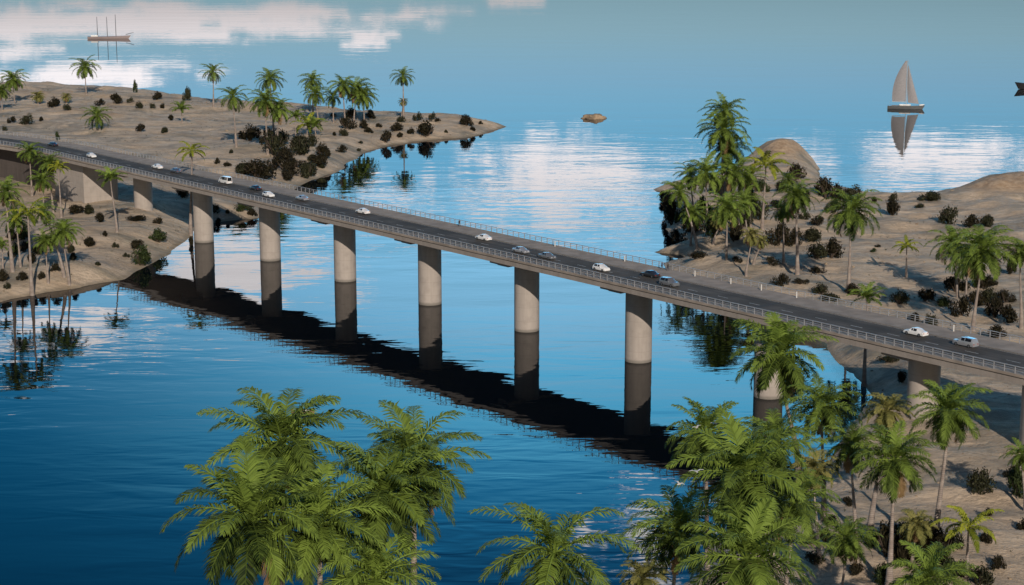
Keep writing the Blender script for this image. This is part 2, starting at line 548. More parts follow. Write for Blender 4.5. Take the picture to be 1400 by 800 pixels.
class Land:
    def __init__(self, pix, seed, rise, plateau, dune, step, bumps=(), world_pts=()):
        pts = [at_z(x, y)[:2] for x, y in pix] + [np.array(p, float) for p in world_pts]
        # soften the traced outline
        P = np.array(pts)
        Q = []
        n = len(P)
        for i in range(n):
            p0, p1, p2, p3 = P[i - 1], P[i], P[(i + 1) % n], P[(i + 2) % n]
            L = np.linalg.norm(p2 - p1)
            k = max(1, min(8, int(L / 8)))
            for j in range(k):
                t = j / k
                m1, m2 = (p2 - p0) * 0.35, (p3 - p1) * 0.35
                m1 *= min(1, L / (np.linalg.norm(m1) + 1e-6))
                m2 *= min(1, L / (np.linalg.norm(m2) + 1e-6))
                Q.append((2 * t**3 - 3 * t**2 + 1) * p1 + (t**3 - 2 * t**2 + t) * m1 + (-2 * t**3 + 3 * t**2) * p2 + (t**3 - t**2) * m2)
        self.poly = np.array(Q)
        self.step = step
        lo, hi = self.poly.min(0) - 12, self.poly.max(0) + 12
        self.lo = lo
        self.nx, self.ny = int((hi[0] - lo[0]) / step) + 1, int((hi[1] - lo[1]) / step) + 1
        X, Y = np.meshgrid(lo[0] + np.arange(self.nx) * step, lo[1] + np.arange(self.ny) * step)
        self.X, self.Y = X, Y
        jx = (fbm(X / 14, Y / 14, seed + 40, 3) - 0.5) * 5
        jy = (fbm(X / 14, Y / 14, seed + 60, 3) - 0.5) * 5
        sdf = self.sdf(X + jx, Y + jy)
        q = np.clip(sdf / rise, 0, 1)
        prof = 1 - (1 - q) ** 2.2
        d1 = fbm(X / 38, Y / 24, seed, 4)
        d2 = 1 - np.abs(2 * fbm(X / 22 + 3, Y / 15, seed + 9, 4) - 1)
        Z = prof * (plateau + dune * (d1 - 0.5) * 3.4 + 1.0 * dune * (d2 - 0.6))
        Z += np.clip(sdf / 6, 0, 1) * ((fbm(X / 6, Y / 5, seed + 20, 3) - 0.5) * 1.1 + (0.5 - np.abs(fbm(X / 16, Y / 9, seed + 25, 3) - 0.5) * 3) * 0.7)
        for (bx, by, rx, ry, hgt, pw) in bumps:
            e = np.exp(-(((X - bx) / rx) ** 2 + ((Y - by) / ry) ** 2) ** pw)
            Z += e * hgt * np.clip(sdf / 4 + 0.6, 0, 1) * (0.62 + 0.55 * fbm(X / 9, Y / 9, seed + 33, 4) + 0.25 * (1 - np.abs(2 * fbm(X / 7, Y / 5, seed + 35, 3) - 1)))
        Z = np.where(sdf < 0, np.maximum(sdf * 0.25, -2.0), np.maximum(Z, 0.04 * np.minimum(sdf, 5)))
        self.Z = Z
        self.S = sdf

    def sdf(self, X, Y):
        p = self.poly
        n = len(p)
        best = np.full(X.shape, 1e9)
        ins = np.zeros(X.shape, bool)
        for i in range(n):
            a, b = p[i], p[(i + 1) % n]
            ex, ey = b - a
            wx, wy = X - a[0], Y - a[1]
            t = np.clip((wx * ex + wy * ey) / (ex * ex + ey * ey + 1e-9), 0, 1)
            dd = (wx - ex * t) ** 2 + (wy - ey * t) ** 2
            best = np.minimum(best, dd)
            c = ((a[1] > Y) != (b[1] > Y)) & (X < (b[0] - a[0]) * (Y - a[1]) / (b[1] - a[1] + 1e-12) + a[0])
            ins ^= c
        return np.where(ins, 1, -1) * np.sqrt(best)

    def h(self, x, y):
        fx, fy = (x - self.lo[0]) / self.step, (y - self.lo[1]) / self.step
        i, j = int(fx), int(fy)
        if i < 0 or j < 0 or i >= self.nx - 1 or j >= self.ny - 1:
            return -2.0
        u, v = fx - i, fy - j
        Z = self.Z
        return (Z[j, i] * (1 - u) + Z[j, i + 1] * u) * (1 - v) + (Z[j + 1, i] * (1 - u) + Z[j + 1, i + 1] * u) * v

    def build(self, label):
        keep = self.Z > -1.95
        idx = np.arange(self.nx * self.ny).reshape(self.ny, self.nx)
        q = keep[:-1, :-1] | keep[1:, :-1] | keep[:-1, 1:] | keep[1:, 1:]
        a, b, c, d = idx[:-1, :-1][q], idx[:-1, 1:][q], idx[1:, 1:][q], idx[1:, :-1][q]
        F = np.stack([a, b, c, d], 1)
        used = np.unique(F)
        remap = np.zeros(self.nx * self.ny, int)
        remap[used] = np.arange(len(used))
        V = np.stack([self.X.ravel(), self.Y.ravel(), self.Z.ravel()], 1)[used]
        F = remap[F]
        o = link('land', mesh_data('land', V.tolist(), F.tolist(), M['sand'], True))
        tag(o, label, kind='structure')
        return o


pix_A = [(-300, 118), (-50, 119), (60, 121), (150, 125), (200, 129), (250, 134), (300, 141), (360, 147), (420, 152), (500, 158),
         (580, 162), (640, 166), (690, 173), (665, 180), (645, 187), (600, 191), (571, 193), (533, 199), (494, 210), (475, 222),
         (456, 236), (417, 251), (392, 266), (372, 284), (350, 299), (300, 303), (284, 306), (264, 316), (256, 330), (235, 343),
         (205, 361), (165, 384), (100, 394), (60, 399), (0, 412), (-120, 432), (-400, 470)]
ca = at_z(40, 250)
land_A = Land(pix_A, 11, 26, 4.2, 1.6, 3.0, bumps=[(-330, 640, 90, 40, 3.0, 1), (-220, 930, 120, 60, 1.5, 1)])
pix_B = [(890, 258), (915, 255), (950, 250), (985, 238), (1015, 228), (1045, 219), (1085, 217), (1112, 226), (1122, 241), (1130, 256), (1160, 267),
         (1195, 273), (1250, 276), (1310, 273), (1350, 266), (1500, 262), (1900, 262)]
pix_B_low = [(930, 806), (962, 760), (1000, 722), (1050, 690), (1100, 655), (1140, 618), (1168, 588), (1190, 564), (1197, 546), (1176, 524), (1150, 494),
             (1130, 468), (1100, 461), (1062, 460), (1040, 456), (1012, 440), (1000, 430), (980, 415), (940, 385), (912, 371), (915, 360), (945, 353), (930, 349), (893, 346), (920, 339), (935, 333),
             (914, 318), (908, 296), (915, 275), (905, 263)]
dome = at_z(1062, 226)
crest = at_z(1385, 285)
land_B = Land(pix_B, 31, 16, 4.0, 1.5, 2.0,
              bumps=[(dome[0] + 1, dome[1] - 2, 13.5, 15, 6.4, 1.2), (crest[0] + 5, crest[1] + 14, 26, 16, 5.5, 1.1),
                     (-25, 165, 50, 30, 15, 1.3), (60, 165, 60, 30, 4, 1.2)],
              world_pts=[(420, 500), (420, 60), (-260, 60), (-260, 170), (-120, 205), (-60, 222), (0, 228), (40, 228)] + [tuple(at_z(x, y)[:2]) for x, y in pix_B_low])
LA = land_A.build('sandy scrub-covered peninsula at the left end of the bridge')
LB = land_B.build('sandy scrub-covered shore at the right end of the bridge')


def ground(x, y):
    return max(land_A.h(x, y), land_B.h(x, y))


def on_ground(px, py):
    """where the sight line through a picture point meets the land"""
    d = ray(px, py)
    D0 = 120.0
    while D0 < 2500:
        q = d * D0 + np.array([0, 0, CAM_H])
        g = max(ground(q[0], q[1]), 0.0)
        if q[2] <= g:
            break
        D0 += 1.0
    return np.array([q[0], q[1], g])


# shallow rim of the inlet
inlet = np.array([at_z(x, y)[:2] for x, y in [(1240, 590), (1205, 566), (1203, 545), (1180, 520), (1154, 490), (1133, 464), (1100, 455), (1062, 453), (1035, 452)]])
Vs, Fs, fade = [], [], []
for i, p in enumerate(inlet):
    a, b = inlet[max(i - 1, 0)], inlet[min(i + 1, len(inlet) - 1)]
    d = (b - a) / np.linalg.norm(b - a)
    nrm = np.array([d[1], -d[0]])
    c0 = np.array([60.0, 345.0])
    if np.dot(c0 - p, nrm) < 0:
        nrm = -nrm
    for k, (off, fd) in enumerate([(-2, 0.9), (1.2, 0.8), (2.4, 0.35), (5.5, 0.0)]):
        Vs.append((*(p + nrm * off), 0.02))
        fade.append(fd)
_e1, _e2 = np.array(Vs[4]) - np.array(Vs[0]), np.array(Vs[1]) - np.array(Vs[0])
flip_up = np.cross(_e1, _e2)[2] > 0
for i in range(len(inlet) - 1):
    for k in range(3):
        a = i * 4 + k
        Fs.append((a, a + 4, a + 5, a + 1) if flip_up else (a, a + 1, a + 5, a + 4))
me = mesh_data('shallow_water', Vs, Fs, M['shallow'])
at_ = me.attributes.new('fade', 'FLOAT', 'POINT')
at_.data.foreach_set('value', np.array(fade, dtype=np.float32))
tag(link('shallow_water', me), 'pale turquoise shallows along the sandy edge of the inlet', kind='structure')

# ------------------------------------------------------------------ bridge
A0 = np.array([-94.7, 538.0]) + np.array([0, 2.9])         # axis through the piers
DV = np.array([0.62205534, -0.78297328])
NV = np.array([0.78297328, 0.62205534])                     # towards the far side
SPAN = 39.48
Z_SOF, Z_DECK = 17.6, 19.2
HALF = 9.8


def path(s, lat=0.0):
    """bridge axis; gently curved left of the second pier"""
    s1 = -95.0
    if s >= s1:
        p = A0 + DV * s
        d = DV
    else:
        R = 190.0
        th = (s1 - s) / R
        base = A0 + DV * s1
        # heading backwards is -DV, bending towards the camera side (-NV)
        p = base - DV * (R * math.sin(th)) - NV * (R * (1 - math.cos(th)))
        d = DV * math.cos(th) + NV * math.sin(th)
    n = np.array([-d[1], d[0]])
    if np.dot(n, NV) < 0:
        n = -n
    return p + n * lat


S_LIST = [-240 + 6 * i for i in range(24)] + [-96 + 8 * i for i in range(75)]


def sweep(mb, profile, s_list=S_LIST, closed=True):
    n = len(profile)
    V = []
    for s in s_list:
        for lat, z in profile:
            p = path(s, lat)
            V.append((p[0], p[1], z))
    F = []
    for i in range(len(s_list) - 1):
        for k in range(n if closed else n - 1):
            a, b = i * n + k, i * n + (k + 1) % n
            F.append((a, b, b + n, a + n))
    if closed:
        F.append(tuple(range(n)))
        F.append(tuple((len(s_list) - 1) * n + k for k in range(n - 1, -1, -1)))
    mb.add(V, F)
    return mb


ORG = np.array([A0[0], A0[1]])
bridge = empty('road_bridge', (0, 0, 0))
tag(bridge, 'long grey concrete road bridge on thick round piers crossing the inlet', 'bridge')
zd = Z_DECK
girder = MB()
sweep(girder, [(-HALF, Z_SOF), (-HALF, Z_SOF + 1.0), (-HALF + 0.35, Z_SOF + 1.02), (-HALF + 0.35, Z_SOF + 1.22),
               (HALF - 0.35, Z_SOF + 1.22), (HALF - 0.35, Z_SOF + 1.02), (HALF, Z_SOF + 1.0), (HALF, Z_SOF),
               (HALF - 0.8, Z_SOF - 0.05), (4.5, Z_SOF - 0.5), (-4.5, Z_SOF - 0.5), (-HALF + 0.8, Z_SOF - 0.05)])
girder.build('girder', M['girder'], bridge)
slab = MB()
sweep(slab, [(-HALF - 0.15, Z_SOF + 1.225), (-HALF - 0.15, zd + 0.12), (-HALF + 1.9, zd + 0.12), (-HALF + 1.9, zd - 0.05), (3.4, zd - 0.05),
             (3.4, zd + 0.14), (HALF + 0.15, zd + 0.14), (HALF + 0.15, Z_SOF + 1.225)])
slab.build('deck_slab', M['walk'], bridge)
rd = MB()
sweep(rd, [(-HALF + 1.9, zd + 0.0), (3.4, zd + 0.0)], closed=False)
rd.build('roadway', M['asphalt'], bridge)
kb = MB()
for l0, l1 in ((-HALF + 1.9, -HALF + 2.12), (3.15, 3.4)):
    sweep(kb, [(l0, zd + 0.004), (l0, zd + 0.2), (l1, zd + 0.2), (l1, zd + 0.004)])
kb.build('kerb', M['kerb'], bridge)
ln = MB()
lc = (-HALF + 1.9 + 3.4) / 2
s = -235
while s < 500:
    sweep(ln, [(lc - 0.08, zd + 0.006), (lc + 0.08, zd + 0.006)], [s, s + 3.0], False)
    s += 9.0
for l0 in (-HALF + 2.5, 2.8):
    sweep(ln, [(l0 - 0.07, zd + 0.006), (l0 + 0.07, zd + 0.006)], closed=False)
ln.build('lane_markings', M['paint'], bridge)
M['joint'] = simple('expansion_joint_rubber', (.02, .02, .02), .8)
for k in range(-2, 10):
    jm = MB()
    sweep(jm, [(-HALF + 2.13, zd + 0.012), (3.14, zd + 0.012)], [k * SPAN - .22, k * SPAN + .22], False)
    jm.build('expansion_joint', M['joint'], bridge)


def railing(lat, name):
    mb = MB()
    for z, r in ((zd + 1.42, 0.06), (zd + 1.0, 0.028), (zd + 0.6, 0.028)):
        sweep(mb, [(lat - r, z - r), (lat - r, z + r), (lat + r, z + r), (lat + r, z - r)])
    s = -238.0
    while s < 495:
        p = path(s, lat)
        q = path(s + 0.14, lat)
        n = NV * 0.06
        V = []
        for z in (zd + 0.12, zd + 1.42):
            V += [(*(p - n), z), (*(q - n), z), (*(q + n), z), (*(p + n), z)]
        mb.add(V, [(0, 1, 5, 4), (1, 2, 6, 5), (2, 3, 7, 6), (3, 0, 4, 7), (4, 5, 6, 7)])
        s += 2.2
    return mb.build(name, M['rail'], bridge)


railing(-HALF + 0.05, 'railing')
railing(HALF - 0.05, 'railing')

# piers
pier_mb = MB()
nseg = 40
rows = [(-3.0, 3.0), (Z_SOF - 0.5, 3.0)]
V, F = [], []
for z, r in rows:
    for k in range(nseg):
        t = 2 * math.pi * k / nseg
        V.append((r * math.cos(t), r * math.sin(t), z))
for k in range(nseg):
    a, b = k, (k + 1) % nseg
    F.append((a, b, b + nseg, a + nseg))
pier_mb.add(V, F)
pier_me = pier_mb.data('pier', M['concrete'], True)
ang = math.atan2(DV[1], DV[0])
capm = MB()
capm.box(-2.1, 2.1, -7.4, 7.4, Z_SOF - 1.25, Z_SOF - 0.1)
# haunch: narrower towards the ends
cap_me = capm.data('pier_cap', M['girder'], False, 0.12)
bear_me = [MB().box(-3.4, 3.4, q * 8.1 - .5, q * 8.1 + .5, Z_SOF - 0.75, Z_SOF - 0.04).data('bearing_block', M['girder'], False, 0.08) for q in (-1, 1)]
for k in range(-1, 9):
    p = path(k * SPAN)
    o = link('pier', pier_me, bridge, (p[0], p[1], 0))
    c = link('pier_cap', cap_me, o)
    c.rotation_euler = (0, 0, ang)
    for bme in bear_me:
        d = link('bearing_block', bme, o)
        d.rotation_euler = (0, 0, ang)

# left abutment: wide box under the deck and a retaining wall behind it


def wall_block(s0, s1, l0, l1, z0, z1, n=6):
    mb = MB()
    ss = [s0 + (s1 - s0) * i / n for i in range(n + 1)]
    sweep(mb, [(l0, z0), (l0, z1), (l1, z1), (l1, z0)], ss)
    return mb


wall_block(-2.36 * SPAN, -1.78 * SPAN, -6.2, 6.2, -1, Z_SOF - 0.55).build('abutment', M['concrete'], bridge)
wall_block(-240, -2.36 * SPAN - 0.01, -2.0, 8.6, -1, Z_SOF - 0.5, 30).build('retaining_wall', concrete('shaded_wall_concrete', (0.085, 0.07, 0.062)), bridge)  # wall colour darkened to carry the shade below the deck
mbr = MB()
s0 = 7.62 * SPAN
prof = []
V, F = [], []
ring = [(s0 + 3.2 - 3.2 * math.sin(t), -6.2 + 3.2 - 3.2 * math.cos(t)) for t in [i * math.pi / 2 / 8 for i in range(9)]] + \
       [(s0, 3.0)] + [(s0 + 3.2, 6.2), (s0 + 26, 6.2), (s0 + 26, -6.2)]
for z in (-1, Z_SOF - 0.55):
    for s_, l_ in ring:
        p = path(s_, l_)
        V.append((p[0], p[1], z))
n = len(ring)
F = [(i, (i + 1) % n, (i + 1) % n + n, i + n) for i in range(n)] + [tuple(range(n)), tuple(range(2 * n - 1, n - 1, -1))]
mbr.add(V, F)
mbr.build('abutment', M['concrete'], bridge, True)


def deck_at(s, lat, z=None):
    p = path(s, lat)
    return (p[0], p[1], zd if z is None else z)


def s_from_pixel(x, y, z):
    q = at_z(x, y, z)[:2]
    best = min(((np.linalg.norm(path(s, 0) - q), s) for s in np.arange(-236, 420, 1.0)))
    return best[1]


# marker posts on the far footway
post_me = MB()
post_me.tube([(0, 0, 0), (0, 0, 1.15), (0, 0, 1.3)], [0.15, 0.14, 0.06], 10)
post_me = post_me.data('marker_post', M['post'], True)
POSTS = [(698, 346, 'white marker post on the far footway beside the silver estate car'), (832, 361, 'white marker post on the far footway above the white hatchback'),
         (940, 381, 'white marker post on the far footway, leftmost of those in front of the sand'),
         (1003, 389, 'white marker post on the far footway, second in front of the sand'),
         (1035, 398, 'tall-looking white marker post on the far footway before the palm-shaded sand'),
         (1083, 409, 'white marker post on the far footway left of the dark shrubs by the railing'),
         (1316, 452, 'white marker post on the far footway by the base of the tall leaning palm')]
for x, y, lab in POSTS:
    s = s_from_pixel(x, y, zd)
    o = link('marker_post', post_me, None, deck_at(s, 8.6, zd + 0.135))
    tag(o, lab, 'post', 'white posts along the far footway')

# ------------------------------------------------------------------ cars


def car_proto(kind, paint):
    L, W, Ht = {'sedan': (4.7, 1.82, 1.46), 'hatch': (4.2, 1.78, 1.5), 'suv': (4.6, 1.9, 1.75), 'van': (5.2, 2.0, 2.2)}[kind]
    st = {  # x fraction, belt z, top z, top half width fraction
        'sedan': [(-.5, .62, .64, .8), (-.47, .86, .9, .88), (-.33, .93, .97, .84), (-.19, .94, 1.40, .68), (0, .93, 1.46, .68), (.1, .92, 1.42, .68), (.25, .88, .93, .84), (.44, .76, .79, .84), (.5, .5, .52, .72)],
        'hatch': [(-.5, .66, .7, .85), (-.47, .95, 1.05, .8), (-.38, .98, 1.42, .7), (-.1, .97, 1.5, .7), (.08, .95, 1.46, .7), (.25, .92, .98, .84), (.44, .8, .84, .84), (.5, .52, .55, .74)],
        'suv': [(-.5, .75, .8, .88), (-.48, 1.08, 1.2, .8), (-.42, 1.12, 1.68, .74), (-.1, 1.1, 1.75, .74), (.1, 1.08, 1.7, .73), (.24, 1.04, 1.1, .86), (.45, .95, 1.0, .86), (.5, .6, .63, .76)],
        'van': [(-.5, .8, .9, .92), (-.49, 1.15, 2.1, .82), (-.3, 1.18, 2.2, .82), (.1, 1.18, 2.2, .82), (.25, 1.15, 2.1, .8), (.38, 1.1, 1.2, .88), (.47, .95, 1.02, .88), (.5, .6, .63, .8)]}[kind]
    root = empty('parked_car' if False else 'car', (0, 0, 0))
    hw = W / 2
    rings = []
    for fx, zb, zt, tw in st:
        x = fx * L
        endf = 0.93 if abs(fx) > 0.46 else 1.0
        rings.append([(x, -hw * endf * .96, .28), (x, -hw * endf, .5), (x, -hw * endf * .97, zb), (x, -hw * tw * endf, zt), (x, -hw * tw * .8 * endf, zt + .03),
                      (x, hw * tw * .8 * endf, zt + .03), (x, hw * tw * endf, zt), (x, hw * endf * .97, zb), (x, hw * endf, .5), (x, hw * endf * .96, .28)])
    V = [p for r in rings for p in r]
    F = []
    for i in range(len(rings) - 1):
        for k in range(10):
            a, b = i * 10 + k, i * 10 + (k + 1) % 10
            F.append((a, b, b + 10, a + 10))
    F.append(tuple(range(10)))
    F.append(tuple((len(rings) - 1) * 10 + k for k in range(9, -1, -1)))
    MB().add(V, F).build('body', paint, root, True)
    # windows: the sloped bands of the cabin, a little proud
    g = MB()

    def quad(a, b, c, d, inset=0.1, off=0.014):
        a, b, c, d = map(Vector, (a, b, c, d))
        cen = (a + b + c + d) / 4
        nn = (b - a).cross(d - a).normalized()
        if nn.dot(cen - Vector((0, 0, 0.9))) < 0:
            nn = -nn
        q = [v + (cen - v).normalized() * inset + nn * off for v in (a, b, c, d)]
        g.add(q, [(0, 1, 2, 3)])
    for i in range(len(st) - 1):
        z0, z1 = st[i][2] - st[i][1], st[i + 1][2] - st[i + 1][1]
        r0, r1 = rings[i], rings[i + 1]
        if z0 > .3 and z1 > .3:
            quad(r0[2], r1[2], r1[3], r0[3])
            quad(r0[7], r1[7], r1[6], r0[6])
        elif (z0 > .3) != (z1 > .3):
            quad(r0[3], r0[6], r1[6], r1[3], .13)
    g.build('windows', M['glass'], root)
    for sx in (-1, 1):
        for sy in (-1, 1):
            wv = MB().tube([(0, -.11, 0), (0, .11, 0)], .34, 18)
            wh = wv.build('wheel', M['tyre'], root, True, loc=(sx * L * .31, sy * (hw - .1), .34))
            MB().tube([(0, sy * .1, 0), (0, sy * .125, 0)], .2, 12).build('rim', M['rim'], wh, True)
    for sy in (-1, 1):
        MB().box(L * .47, L * .487, sy * hw * .5 - .17, sy * hw * .5 + .17, .56, .7).build('headlight', M['headlight'], root)
        MB().box(-L * .505, -L * .49, sy * hw * .62 - .13, sy * hw * .62 + .13, .64, .8).build('taillight', M['taillight'], root)
    for sy in (-1, 1):
        MB().box(L * .15, L * .19, sy * (hw + .06) - .09, sy * (hw + .06) + .09, st[5][1] - .02, st[5][1] + .13).build('wing_mirror', paint, root)
    return root


def copy_tree(o, parent=None):
    c = o.copy()
    C.objects.link(c)
    c.parent = parent
    for ch in list(o.children):
        copy_tree(ch, c)
    return c


def paint(name, col, metal=0.2):
    return simple(name, col, 0.28, metal, 0.04, 1.0, coat=0.8)


PAINT = {'white': paint('white_paint', (.8, .79, .77), 0), 'silver': paint('silver_paint', (.45, .46, .48), .5), 'dark': paint('dark_paint', (.03, .032, .037), .3),
         'blue': paint('blue_grey_paint', (.11, .125, .16), .3), 'grey': paint('grey_paint', (.22, .225, .235), .4)}
protos = {}
CARS = [  # x, y, lat, kind, colour, label
    (72, 204, 1.0, 'sedan', 'dark', 'dark sedan farthest left on the bridge, behind the palm crowns'),
    (125, 212, -2.8, 'hatch', 'white', 'pale hatchback half hidden by the near railing above the box abutment'),
    (215, 228, 1.2, 'sedan', 'white', 'bright white sedan above the first pier from the left'),
    (240, 233, 1.2, 'sedan', 'blue', 'blue-grey sedan following right behind the white sedan at the left end'),
    (308, 245, 1.2, 'van', 'white', 'white van in the far lane between the first water pier and the second'),
    (349, 259, 1.0, 'sedan', 'dark', 'black sedan above the second pier in the water, just ahead of a white car'),
    (367, 267, -2.8, 'hatch', 'white', 'white hatchback above the second pier in the water, beside a black sedan'),
    (413, 271, 1.2, 'sedan', 'silver', 'silver sedan in the far lane left of the third water pier'),
    (496, 289, 1.2, 'sedan', 'white', 'white sedan alone on the deck just right of the third water pier'),
    (661, 324, 1.2, 'sedan', 'white', 'bright white sedan between the fourth and fifth water piers'),
    (712, 342, -2.8, 'sedan', 'silver', 'silver estate car right above the fifth water pier'),
    (748, 353, -2.8, 'sedan', 'grey', 'grey sedan in the near lane just right of the fifth water pier'),
    (822, 370, -2.8, 'hatch', 'white', 'white hatchback in the near lane left of the sixth water pier'),
    (889, 377, 0.9, 'sedan', 'dark', 'black sedan in the far lane above the sixth water pier'),
    (915, 388, -2.8, 'suv', 'grey', 'dark grey off-roader in the near lane right of the sixth water pier'),
    (1252, 456, 0.8, 'sedan', 'white', 'white sedan in the far lane above the land at the right end'),
    (1320, 470, 0.8, 'suv', 'silver', 'silver off-roader nearest the right edge, seen from its rear quarter')]
for (x, y, lat, kind, col, lab) in CARS:
    key = (kind, col)
    if key in protos:
        o = copy_tree(protos[key])
    else:
        o = car_proto(kind, PAINT[col])
        protos[key] = o
    s = s_from_pixel(x, y, zd + 0.7)
    # correct s so that the car, at its lane offset, stands over the pixel column
    for _ in range(30):
        p = path(s, lat)
        s += (x - proj(p[0], p[1], zd + .7)[0]) / 4.5
    p = path(s, lat)
    dd = path(s + 1, lat) - path(s - 1, lat)
    a = math.atan2(dd[1], dd[0])
    if lat > 0:
        a += math.pi
    o.location = (p[0], p[1], zd + 0.008)
    o.rotation_euler = (0, 0, a)
    tag(o, lab, 'car', 'cars crossing the bridge')

# ------------------------------------------------------------------ people on the far footway


def person(name, loc, rz, label, shirt, trousers):
    pts = {'pelvis': (0, 0, .95), 'chest': (0.02, 0, 1.3), 'neck': (0.02, 0, 1.5), 'head': (0.04, 0, 1.62), 'crown': (.04, 0, 1.76),
           'hl': (.02, .1, .9), 'kl': (.16, .1, .5), 'al': (.14, .1, .09), 'tl': (.3, .1, .04),
           'hr': (-.02, -.1, .9), 'kr': (-.08, -.1, .5), 'ar': (-.32, -.1, .14), 'tr': (-.2, -.1, .04),
           'sl': (.02, .2, 1.42), 'el': (-.08, .25, 1.14), 'wl': (0.02, .26, .9), 'fl': (.05, .26, .8),
           'sr': (.02, -.2, 1.42), 'er': (.02, -.26, 1.14), 'wr': (.18, -.26, .96), 'fr': (.25, -.26, .89)}
    rad = {'pelvis': .15, 'chest': .16, 'neck': .06, 'head': .1, 'crown': .07, 'hl': .1, 'kl': .06, 'al': .045, 'tl': .04, 'hr': .1, 'kr': .06, 'ar': .045, 'tr': .04,
           'sl': .07, 'el': .045, 'wl': .03, 'fl': .035, 'sr': .07, 'er': .045, 'wr': .03, 'fr': .035}
    names = list(pts)
    E = [('pelvis', 'chest'), ('chest', 'neck'), ('neck', 'head'), ('head', 'crown'), ('pelvis', 'hl'), ('hl', 'kl'), ('kl', 'al'), ('al', 'tl'),
         ('pelvis', 'hr'), ('hr', 'kr'), ('kr', 'ar'), ('ar', 'tr'), ('chest', 'sl'), ('sl', 'el'), ('el', 'wl'), ('wl', 'fl'), ('chest', 'sr'), ('sr', 'er'), ('er', 'wr'), ('wr', 'fr')]
    me = bpy.data.meshes.new('person')
    me.from_pydata([pts[n] for n in names], [(names.index(a), names.index(b)) for a, b in E], [])
    m, t = new_mat(name + '_clothes')
    tcn = t.n('ShaderNodeTexCoord')
    z = t.n('ShaderNodeSeparateXYZ', ins={0: tcn.outputs['Object']}).outputs[2]
    c = t.mix(t.m('GREATER_THAN', z, .97), trousers, shirt)
    c = t.mix(t.m('GREATER_THAN', z, 1.5), c, (.35, .22, .15))
    c = t.mix(t.m('LESS_THAN', z, .1), c, (.02, .02, .02))
    finish(t, t.n('ShaderNodeBsdfPrincipled', ins={'Base Color': c, 'Roughness': .8}).outputs[0])
    me.materials.append(m)
    o = link('person', me, None, loc, rz)
    sk = o.modifiers.new('skin', 'SKIN')
    for i, n in enumerate(names):
        r = rad[n]
        me.skin_vertices[0].data[i].radius = (r, r)
    me.skin_vertices[0].data[0].use_root = True
    ss = o.modifiers.new('sub', 'SUBSURF')
    ss.levels = ss.render_levels = 2
    hair = MB()
    bm = bmesh.new()
    bmesh.ops.create_uvsphere(bm, u_segments=12, v_segments=8, radius=.115)
    for v in bm.verts:
        v.co.z *= .8
    hm = bpy.data.meshes.new('hair')
    bm.to_mesh(hm)
    bm.free()
    hm.materials.append(M['tyre'])
    h = link('hair', hm, o, (.015, 0, 1.7))
    tag(o, label, 'person', 'people on the far footway')


for x, y, lab, sh, tr in [(628, 304, 'person in dark clothes walking alone on the far footway mid-bridge', (.03, .03, .035), (.025, .025, .03)),
                          (905, 369, 'left one of two people in dark clothes standing on the far footway', (.05, .05, .08), (.03, .03, .03)),
                          (913, 371, 'right one of two people in dark clothes standing on the far footway', (.04, .035, .03), (.03, .03, .05))]:
    s = s_from_pixel(x, y, zd)
    lat = 8.3
    for _ in range(30):
        p = path(s, lat)
        s += (x - proj(p[0], p[1], zd)[0]) / 4.5
    person('walker', deck_at(s, lat, zd + .14), ang + math.pi, lab, sh, tr)

# ------------------------------------------------------------------ palms


def frond(V, F, T, rng, az0, el0, L, droop, nleaf, width, tone, leaf_len, hang=0.35):
    """one feather leaf: a curved midrib with two rows of drooping leaflets"""
    cz = np.array([math.cos(az0), math.sin(az0), 0])
    side = np.array([-math.sin(az0), math.cos(az0), 0])
    seg = 12
    pts = []
    p = np.array([0.0, 0, 0]) + cz * 0.15
    twist = rng.uniform(-.25, .25)
    for i in range(seg + 1):
        t = i / seg
        e = el0 - droop * (t ** 1.35)
        d = cz * math.cos(e) + np.array([0, 0, 1]) * math.sin(e) + side * twist * t * .5
        d /= np.linalg.norm(d)
        pts.append((p.copy(), d))
        p = p + d * (L / seg)
    b = len(V)
    # midrib: flat triangular strip in two planes
    for i, (q, d) in enumerate(pts):
        r = 0.075 * (1 - i / seg) + 0.012
        upv = np.cross(side, d)
        V += [q + side * r, q - side * r, q - upv * r * 1.3]
        T += [min(1, tone + .35) if tone < 1.2 else tone] * 3
        if i:
            k = b + i * 3
            F += [(k - 3, k, k + 1, k - 2), (k - 3, k - 1, k + 2, k), (k - 2, k + 1, k + 2, k - 1)]
    for j in range(nleaf):
        t = 0.10 + 0.9 * (j + .5) / nleaf
        fi = t * seg
        i = min(int(fi), seg - 1)
        u = fi - i
        q = pts[i][0] * (1 - u) + pts[i + 1][0] * u
        d = pts[i][1] * (1 - u) + pts[i + 1][1] * u
        d /= np.linalg.norm(d)
        upv = np.cross(side, d) * -1
        if upv[2] < 0:
            upv = -upv
        ll = leaf_len * (math.sin(math.pi * min(1, t * .86 + .12)) ** .6) * rng.uniform(.8, 1.15)
        fwd = .5 + .8 * t
        for sg in (-1, 1):
            if rng.random() < .04:
                continue
            dirn = side * sg + d * fwd + upv * rng.uniform(-.15, .5)
            dirn /= np.linalg.norm(dirn)
            m1 = q + dirn * ll * .55
            dn = dirn * .6 + np.array([0, 0, -1.0]) * hang * rng.uniform(.7, 1.5)
            dn /= np.linalg.norm(dn)
            tip = m1 + dn * ll * .5
            w0 = width * rng.uniform(.8, 1.15)
            wd = d * w0 * .5
            k = len(V)
            tn = min(1.0, max(0, tone + rng.uniform(-.28, .28)))
            if tone > 1.2:
                tn = tone
            V += [q - wd * .6, q + wd * .6, m1 + wd, m1 - wd, tip]
            T += [tn, tn, min(tn + .08, 1) if tone <= 1.2 else tn, tn, tn]
            F += [(k, k + 1, k + 2, k + 3), (k + 3, k + 2, k + 4)]


